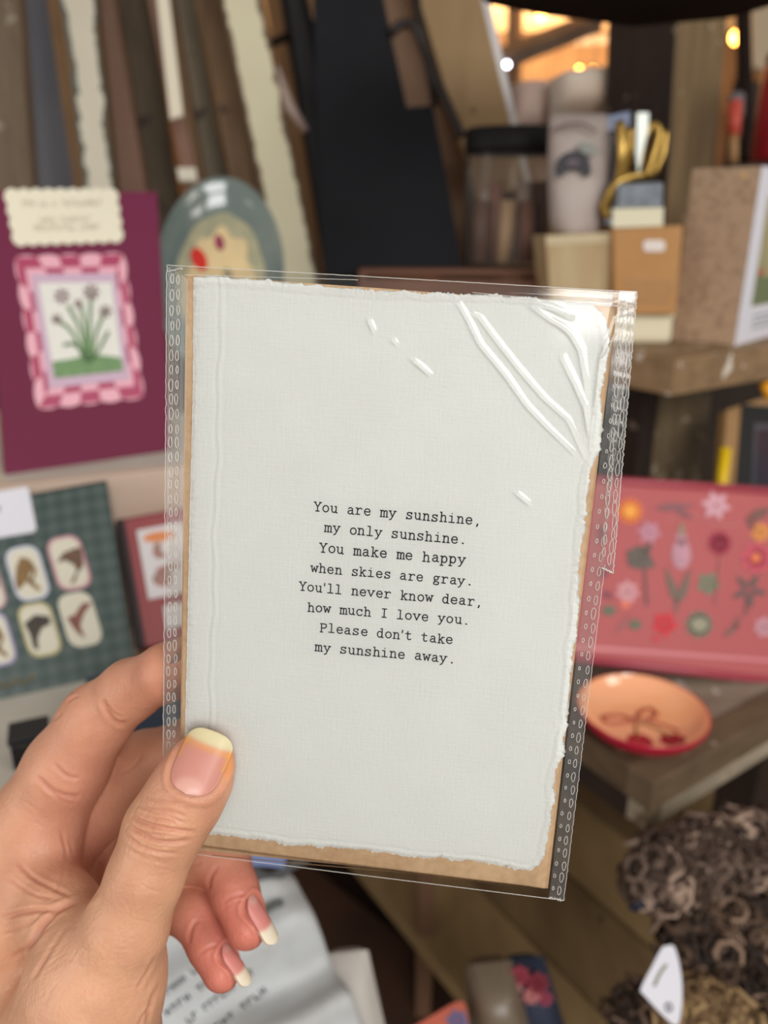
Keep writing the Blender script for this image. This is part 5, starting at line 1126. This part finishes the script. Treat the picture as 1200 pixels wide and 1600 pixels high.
def surface_nets(phi):
    ins = phi < 0; nx, ny, nz_ = phi.shape; cnt = np.zeros((nx - 1, ny - 1, nz_ - 1), np.float32); acc = np.zeros(cnt.shape + (3,), np.float32); quads = []
    for ax_ in range(3):
        sl0 = [slice(None)] * 3; sl1 = [slice(None)] * 3; sl0[ax_] = slice(0, -1); sl1[ax_] = slice(1, None)
        a, b = phi[tuple(sl0)], phi[tuple(sl1)]; cr_ = ins[tuple(sl0)] != ins[tuple(sl1)]; I = np.argwhere(cr_); va = a[cr_]; vb = b[cr_]; t_ = va / (va - vb)
        P = I.astype(np.float32); P[:, ax_] += t_; o1, o2 = [q for q in range(3) if q != ax_]
        for da in (0, -1):
            for db_ in (0, -1):
                J = I.copy(); J[:, o1] += da; J[:, o2] += db_
                ok = (J >= 0).all(1) & (J < np.array(cnt.shape)).all(1)
                np.add.at(cnt, tuple(J[ok].T), 1); np.add.at(acc, tuple(J[ok].T), P[ok])
        ok = (I[:, o1] > 0) & (I[:, o2] > 0) & (I[:, o1] < cnt.shape[o1]) & (I[:, o2] < cnt.shape[o2]); I = I[ok]; neg = va[ok] < 0
        q = []
        for da, db_ in ((0, 0), (-1, 0), (-1, -1), (0, -1)):
            J = I.copy(); J[:, o1] += da; J[:, o2] += db_; q.append(np.ravel_multi_index(J.T, cnt.shape))
        q = np.stack(q, 1); flip = neg if ax_ != 1 else ~neg; q[~flip] = q[~flip][:, ::-1]; quads.append(q)
    quads = np.concatenate(quads); m_ = cnt.ravel() > 0; ids = np.full(m_.size, -1); ids[m_] = np.arange(m_.sum())
    V = acc.reshape(-1, 3)[m_] / cnt.ravel()[m_][:, None]; return V, ids[quads]
V, F = surface_nets(total)
V = lo + V * H
# smooth slightly and evaluate normals on the mesh
def vnormals(V, F):
    n_ = np.cross(V[F[:, 1]] - V[F[:, 0]], V[F[:, 2]] - V[F[:, 0]]) + np.cross(V[F[:, 2]] - V[F[:, 0]], V[F[:, 3]] - V[F[:, 0]]); N_ = np.zeros_like(V)
    for k in range(4): np.add.at(N_, F[:, k], n_)
    return N_ / (np.linalg.norm(N_, axis=1, keepdims=True) + 1e-12)
def laplace(V, F, it, w_=.5):
    E = np.concatenate([F[:, [0, 1]], F[:, [1, 2]], F[:, [2, 3]], F[:, [3, 0]]]); cnt = np.zeros(len(V)); np.add.at(cnt, E[:, 0], 1); np.add.at(cnt, E[:, 1], 1)
    for _ in range(it):
        S = np.zeros_like(V); np.add.at(S, E[:, 0], V[E[:, 1]]); np.add.at(S, E[:, 1], V[E[:, 0]]); V = V * (1 - w_) + w_ * S / cnt[:, None]
    return V
V = laplace(V, F, 5)
def subdivide(V, F):
    E = np.concatenate([F[:, [0, 1]], F[:, [1, 2]], F[:, [2, 3]], F[:, [3, 0]]]); Es = np.sort(E, 1); key = Es[:, 0].astype(np.int64) * (len(V) + 1) + Es[:, 1]
    u, first, inv = np.unique(key, return_index=True, return_inverse=True); mid = (V[Es[first, 0]] + V[Es[first, 1]]) / 2; n = len(V); m_ = len(F)
    inv = inv.reshape(4, m_).T + n; cen = V[F].mean(1); ci = np.arange(m_) + n + len(u); V2 = np.vstack([V, mid, cen])
    F2 = np.concatenate([np.stack([F[:, k], inv[:, k], ci, inv[:, k - 1]], 1) for k in range(4)]); return V2, F2
V, F = subdivide(V, F); V = laplace(V, F, 3)
print('hand verts', len(V))
NRM = vnormals(V, F)
if (NRM * (V - V.mean(0))).sum() < 0: F = F[:, ::-1]; NRM = -NRM
PXY = np.c_[600 + V[:, 0] / -V[:, 2] * FPX, 800 - V[:, 1] / -V[:, 2] * FPX]; DEP = -V[:, 2]
facing = np.clip(NRM[:, 2] * 1.6, 0, 1)
disp = np.zeros(len(V))
def crease(px, depth, wid, dmin=0, dmax=1, ridge_=0.35):
    """a skin fold: fine groove with a soft swelling to either side, laid on the palm side of the hand"""
    P = np.array([tuple(p) for p in cr(px, 5)]); best = np.full(len(V), 1e9); tt = np.zeros(len(V)); n = len(P) - 1
    bb = (PXY[:, 0] > P[:, 0].min() - 30) & (PXY[:, 0] < P[:, 0].max() + 30) & (PXY[:, 1] > P[:, 1].min() - 30) & (PXY[:, 1] < P[:, 1].max() + 30) & (DEP > dmin) & (DEP < dmax) & (facing > 0)
    ii = np.where(bb)[0]; X = PXY[ii]; bd = np.full(len(ii), 1e9); bt = np.zeros(len(ii))
    for i in range(n):
        a, b = P[i], P[i + 1]; d_ = b - a; k_ = np.clip(((X - a) @ d_) / (d_ @ d_ + 1e-9), 0, 1); ds = np.linalg.norm(X - a - k_[:, None] * d_, axis=1); mk = ds < bd; bd[mk] = ds[mk]; bt[mk] = (i + k_[mk]) / n
    env_ = np.clip(np.minimum(bt, 1 - bt) * 6, 0, 1); g = -np.exp(-(bd / wid) ** 2) + ridge_ * np.exp(-((bd - wid * 2.0) / (wid * 1.1)) ** 2)
    disp[ii] += depth * env_ * g * facing[ii]
TH = (0, .236)
rc = random.Random(4)
thumb_folds = [([(204, 1272), (222, 1284), (250, 1292), (282, 1298), (308, 1300)], .42, 3.2), ([(198, 1288), (222, 1304), (246, 1314), (272, 1316), (298, 1312)], .45, 3.2), ([(212, 1258), (240, 1266), (264, 1268), (292, 1276)], .26, 2.8),
               ([(194, 1304), (220, 1322), (248, 1331), (280, 1334)], .28, 2.8), ([(222, 1244), (252, 1252), (286, 1256)], .16, 2.6), ([(236, 1280), (256, 1281), (276, 1288)], .28, 2.2), ([(200, 1326), (230, 1342), (266, 1350)], .16, 2.8),
               ([(236, 1270), (262, 1275), (288, 1286)], .22, 2.2), ([(210, 1296), (238, 1304), (264, 1303)], .26, 2.4), ([(230, 1290), (252, 1297), (276, 1296)], .22, 2.0), ([(216, 1312), (244, 1322), (268, 1322)], .2, 2.2), ([(240, 1232), (262, 1238), (284, 1240)], .10, 2.4)]
for px, dp, wd in thumb_folds: crease(px, dp * .0013, wd, *TH)
for k in range(46):      # fine cross lines over the thumb back and its base
    t_ = rc.random(); x0 = 286 - 130 * t_ + rc.uniform(-46, 34); y0 = 1250 + 260 * t_ + rc.uniform(-6, 6); a_ = rc.uniform(-.15, .45); l_ = rc.uniform(10, 26)
    crease([(x0 - l_ * math.cos(a_), y0 - l_ * math.sin(a_)), (x0, y0 + 2), (x0 + l_ * math.cos(a_), y0 + l_ * math.sin(a_))], .00007, 1.8, *TH, .2)
PLM = (.20, .30)
palm_folds = [([(152, 1390), (130, 1406), (96, 1420), (66, 1448), (42, 1488)], .8, 5), ([(128, 1404), (90, 1420), (44, 1424), (0, 1436)], .45, 4), ([(94, 1296), (103, 1328), (100, 1362), (86, 1396)], .26, 3), ([(106, 1310), (114, 1336), (110, 1372)], .22, 2.6),
              ([(124, 1322), (119, 1352), (113, 1376)], .26, 3), ([(20, 1342), (50, 1370), (80, 1386), (114, 1402)], .36, 3.5), ([(56, 1212), (88, 1238), (126, 1246)], .32, 4), ([(82, 1192), (104, 1212), (124, 1216)], .26, 3.2), ([(66, 1226), (96, 1250), (120, 1256)], .18, 3),
              ([(160, 1092), (168, 1112), (182, 1128), (200, 1132)], .42, 4), ([(168, 1100), (178, 1114), (192, 1122)], .2, 2.6), ([(76, 1128), (88, 1122), (96, 1114)], .26, 2.4), ([(98, 1092), (106, 1084), (116, 1080)], .3, 2.4), ([(106, 1098), (114, 1090), (124, 1088)], .2, 2.2), ([(14, 1502), (60, 1464), (112, 1420)], .28, 3.2),
              ([(108, 1442), (84, 1476), (50, 1532)], .3, 3.5), ([(252, 1536), (238, 1560), (228, 1604)], .4, 3.5), ([(244, 1494), (230, 1520), (214, 1546)], .24, 3), ([(240, 1570), (226, 1584), (216, 1604)], .24, 2.6), ([(12, 1370), (50, 1396), (84, 1404)], .2, 3), ([(0, 1462), (34, 1450), (76, 1420)], .22, 3)]
for px, dp, wd in palm_folds: crease(px, dp * .0015, wd, *PLM)
for k in range(70):      # fine lines of the palm, fanning out from the thumb web
    x0 = rc.uniform(0, 235); y0 = rc.uniform(1250, 1590); a_ = math.atan2(y0 - 1380, x0 - 190) + rc.uniform(-.35, .35); l_ = rc.uniform(12, 34)
    crease([(x0 - l_ * math.cos(a_), y0 - l_ * math.sin(a_)), (x0 + rc.uniform(-2, 2), y0 + rc.uniform(-2, 2)), (x0 + l_ * math.cos(a_), y0 + l_ * math.sin(a_))], .00008, 1.9, *PLM, .2)
FG = (.24, .30)
for px, dp, wd in [([(326, 1390), (329, 1370), (342, 1352)], .28, 3.4), ([(348, 1412), (364, 1401), (384, 1397)], .2, 3), ([(346, 1422), (366, 1410), (386, 1406)], .14, 2.4), ([(295, 1476), (298, 1454), (310, 1436)], .28, 3.4), ([(310, 1492), (326, 1481), (340, 1477)], .2, 3), ([(186, 1212), (206, 1200), (222, 1182)], .2, 3), ([(280, 1356), (300, 1352), (318, 1346)], .15, 3)]: crease(px, dp * .0011, wd, *FG)
# nails: (centre px, D offset, axis, normal, width, length)
NAILS = []
def nail_frame(tipc, r_, axis, normal, along):
    a = nrm(axis); n_ = np.asarray(normal, float); n_ = nrm(n_ - a * (n_ @ a)); c = tipc + a * along + n_ * r_; return c, a, n_, np.cross(a, n_)
tC, tR = thumb[1]; tax = thumb[0][0] - thumb[2][0]
cN = cp(313, 1190, 1); 
def nail_at(px, py, dguess, axis, normal):
    """centre on the surface: nearest surface vertex to the viewing line that faces `normal`"""
    n_ = nrm(normal); sel = (NRM @ n_ > .6) & (np.abs(DEP - dguess) < .02); d2_ = ((PXY - np.array([px, py])) ** 2).sum(1); d2_[~sel] = 1e9; i = int(np.argmin(d2_)); c = V[i]
    a = nrm(axis); n2 = NRM[i]; a = nrm(a - n2 * (a @ n2)); return c, a, n2, np.cross(a, n2)
def pxdir(dx, dy, dz=0.0): return nrm([dx, -dy, dz])
nails = [('thumb', nail_at(313, 1192, .215, pxdir(38, -96), (.10, .10, 1)), .0155, .0176, .0100, .10),
         ('ring', nail_at(409, 1428, .262, pxdir(17, 58, .0), (.84, .15, .50)), .0095, .0145, .0062, .10),
         ('pinky', nail_at(368, 1500, .264, pxdir(17, 52, .0), (.84, .15, .50)), .0085, .0130, .0056, .10)]
for nm, (c, a, n_, sd_), wN, lN, Rn, dr_ in nails:
    q = V - c; x = q @ sd_ / (wN / 2); y = q @ a / (lN / 2); near = (np.abs(q @ n_) < .010) & (NRM @ n_ > .1)
    rr_ = (np.abs(x) ** 2.6 + np.abs(np.where(y < 0, y, np.maximum(y - .15, 0) * 1.0)) ** 2.6) ** (1 / 2.6)
    ring_ = np.exp(-((rr_ - 1.12) / .10) ** 2) * .00045 * np.clip(1.15 - y, 0, 1); ins_ = -(1 / (1 + np.exp((rr_ - .97) / .03))) * .00035
    disp += np.where(near, ring_ + ins_, 0)
V = V + NRM * disp[:, None]
# colour attribute: warm skin, redder tips and inner folds, creases also darkened in the colour
base_c = np.array(lin((204, 152, 120))[:3]); red_c = np.array(lin((212, 124, 108))[:3]); pale_c = np.array(lin((232, 182, 148))[:3]); rose_c = np.array(lin((208, 134, 116))[:3])
colr = np.tile(base_c, (len(V), 1))
def tint(center, rad, c_, amt):
    global colr
    w_ = amt * np.exp(-(np.linalg.norm(V - center, axis=1) / rad) ** 2)[:, None]; colr = colr * (1 - w_) + c_ * w_
tint(ring[5][0], .020, red_c, .95); tint(ring[4][0], .012, red_c, .5); tint(pinky[5][0], .020, red_c, .95); tint(pinky[4][0], .012, rose_c, .6); tint(thumb[0][0], .014, rose_c, .55)
tint(cp(120, 1350, .262), .020, rose_c, .6); tint(index[2][0], .018, rose_c, .35); tint(index[4][0], .02, red_c, .35); tint(cp(130, 1240, .25), .016, rose_c, .4); tint(cp(100, 1560, .215), .03, pale_c, .4)
tint(cp(356, 1190, .218), .0045, np.array(lin((226, 150, 60))[:3]), .8); tint(cp(284, 1165, .215), .003, np.array(lin((216, 110, 70))[:3]), .5)
groove = np.clip(-disp / .0005, 0, 1)[:, None]; colr = colr * (1 - .35 * groove) + red_c * .75 * (.35 * groove)
Vw = CAM + V[:, 0:1] * Rr + V[:, 1:2] * Uu - V[:, 2:3] * Ff
hand = mesh('hand', Vw, F, None, base=CAM + camdir(cp(150, 1500, .24)), smooth=True)
ca = hand.data.color_attributes.new('skin_tone', 'FLOAT_COLOR', 'POINT'); ca.data.foreach_set('color', np.c_[colr, np.ones(len(V))].astype(np.float32).ravel())
props(hand, 'left hand with long nails gripping the card sleeve at its lower left', 'hand')
m, nt, b = newmat('skin'); N = nt.nodes; L = nt.links; at = N.new('ShaderNodeAttribute'); at.attribute_name = 'skin_tone'
tc = N.new('ShaderNodeTexCoord'); nz = N.new('ShaderNodeTexNoise'); nz.inputs['Scale'].default_value = 90; nz.inputs['Detail'].default_value = 4; L.new(tc.outputs['Object'], nz.inputs['Vector'])
r = N.new('ShaderNodeValToRGB'); r.color_ramp.elements[0].color = (.86, .78, .76, 1); r.color_ramp.elements[1].color = (1.06, 1.04, 1.02, 1); r.color_ramp.elements[0].position = .35; r.color_ramp.elements[1].position = .65; L.new(nz.outputs[0], r.inputs[0])
mx = N.new('ShaderNodeMix'); mx.data_type = 'RGBA'; mx.blend_type = 'MULTIPLY'; mx.inputs['Factor'].default_value = .7; L.new(at.outputs['Color'], mx.inputs['A']); L.new(r.outputs[0], mx.inputs['B']); L.new(mx.outputs['Result'], b.inputs['Base Color'])
b.inputs['Roughness'].default_value = .48; b.inputs['Specular IOR Level'].default_value = .4; b.inputs['Subsurface Weight'].default_value = .25; b.inputs['Subsurface Radius'].default_value = (1, .35, .2); b.inputs['Subsurface Scale'].default_value = .0035
vo = N.new('ShaderNodeTexVoronoi'); vo.inputs['Scale'].default_value = 900; L.new(tc.outputs['Object'], vo.inputs['Vector']); n3_ = N.new('ShaderNodeTexNoise'); n3_.inputs['Scale'].default_value = 420; n3_.inputs['Detail'].default_value = 4; L.new(tc.outputs['Object'], n3_.inputs['Vector'])
ad = N.new('ShaderNodeMath'); ad.operation = 'ADD'; L.new(vo.outputs['Distance'], ad.inputs[0]); L.new(n3_.outputs[0], ad.inputs[1])
bp = N.new('ShaderNodeBump'); mp2 = N.new('ShaderNodeMapping'); mp2.inputs['Scale'].default_value = (900, 900, 160); mp2.inputs['Rotation'].default_value = (.2, .5, .3); L.new(tc.outputs['Object'], mp2.inputs[0])
n4_ = N.new('ShaderNodeTexNoise'); n4_.inputs['Scale'].default_value = 1; n4_.inputs['Detail'].default_value = 3; L.new(mp2.outputs[0], n4_.inputs['Vector'])
ad2 = N.new('ShaderNodeMath'); ad2.operation = 'MULTIPLY_ADD'; ad2.inputs[1].default_value = 1.4; L.new(n4_.outputs[0], ad2.inputs[0]); L.new(ad.outputs[0], ad2.inputs[2])
bp.inputs['Strength'].default_value = .4; bp.inputs['Distance'].default_value = .00022; L.new(ad2.outputs[0], bp.inputs['Height']); L.new(bp.outputs[0], b.inputs['Normal'])
hand.data.materials.append(m)

# nail plates
def nailmat(name):
    m, nt, b = newmat(name); N = nt.nodes; L = nt.links; at = N.new('ShaderNodeAttribute'); at.attribute_name = 'nail_tone'; L.new(at.outputs['Color'], b.inputs['Base Color'])
    b.inputs['Roughness'].default_value = .42; b.inputs['Coat Weight'].default_value = .08; b.inputs['Subsurface Weight'].default_value = .15; b.inputs['Subsurface Scale'].default_value = .002; return m
nm_ = nailmat('nail_plate')
for nm, (c, a, n_, sd_), wN, lN, Rn, dr_ in nails:
    ns, ntt = 22, 30; Vn = []; cols = []
    bed = np.array(lin((200, 134, 120) if nm == 'thumb' else (214, 132, 122))[:3]); lun = np.array(lin((222, 168, 154))[:3]); tip = np.array(lin((212, 198, 156) if nm == 'thumb' else (232, 214, 190))[:3]); stain = np.array(lin((222, 150, 70))[:3])
    ext = 1.08 if nm == 'thumb' else 1.4
    for lay in (0, 1):
        for j in range(ntt + 1):
            y = -1 + (1 + ext) * j / ntt
            hw = 1.0
            if y < -.2: hw = math.sqrt(max(0, 1 - ((-.2 - y) / .8) ** 2)) * .98 + .02
            te = (y - (ext - .45)) / .45
            if te > 0: hw *= math.sqrt(max(0.0, 1 - te ** (2.6 if nm == 'thumb' else 1.6) * (.80 if nm == 'thumb' else .97)))
            for i in range(ns + 1):
                x = -1 + 2 * i / ns; th = x * hw * (wN / 2) / Rn
                p = c + a * (y * lN / 2) + sd_ * (Rn * math.sin(th)) + n_ * (Rn * (math.cos(th) - 1) + (.00012 if nm == 'thumb' else .0004) - dr_ * .0045 * max(0, y) ** 2 * (1 if nm != 'thumb' else 1.4) - .0005 * (y < -.8) * (-.8 - y) * 5 - .00035 * lay)
                Vn.append(p); w_t = 1 / (1 + math.exp(-(y - (.60 if nm == 'thumb' else .62) - .14 * x * x * (1 if nm == 'thumb' else -1)) / .035)); w_l = 1 / (1 + math.exp((y + .52 + .5 * x * x) / .05)) * .7
                cc = bed * (1 - w_l) + lun * w_l; 
                if nm == 'thumb':
                    w_s = math.exp(-((y - .50 - .1 * x * x) / .12) ** 2) * .55 + math.exp(-((abs(x) - 1) / .16) ** 2) * (.75 if y > 0 else .1); cc = cc * (1 - w_s) + stain * w_s
                cc = cc * (1 - w_t) + tip * w_t; cols.append(cc)
    Fn = []; S = (ns + 1) * (ntt + 1)
    for j in range(ntt):
        for i in range(ns):
            f = [j * (ns + 1) + i, j * (ns + 1) + i + 1, (j + 1) * (ns + 1) + i + 1, (j + 1) * (ns + 1) + i]; Fn.append(f); Fn.append([q + S for q in f[::-1]])
    for i in range(ns): Fn.append([ntt * (ns + 1) + i, ntt * (ns + 1) + i + 1, S + ntt * (ns + 1) + i + 1, S + ntt * (ns + 1) + i])
    for j in range(ntt):
        for i in (0, ns): q = j * (ns + 1) + i; Fn.append([q, q + ns + 1, q + ns + 1 + S, q + S])
    Vn = np.array(Vn); Vn = CAM + Vn[:, 0:1] * Rr + Vn[:, 1:2] * Uu - Vn[:, 2:3] * Ff
    o = mesh('fingernail', Vn, Fn, nm_, hand, smooth=True)
    ca = o.data.color_attributes.new('nail_tone', 'FLOAT_COLOR', 'POINT'); ca.data.foreach_set('color', np.c_[np.array(cols), np.ones(len(cols))].astype(np.float32).ravel())
    if nm == 'thumb': o['label'] = 'thumb nail with a yellow stained white tip'
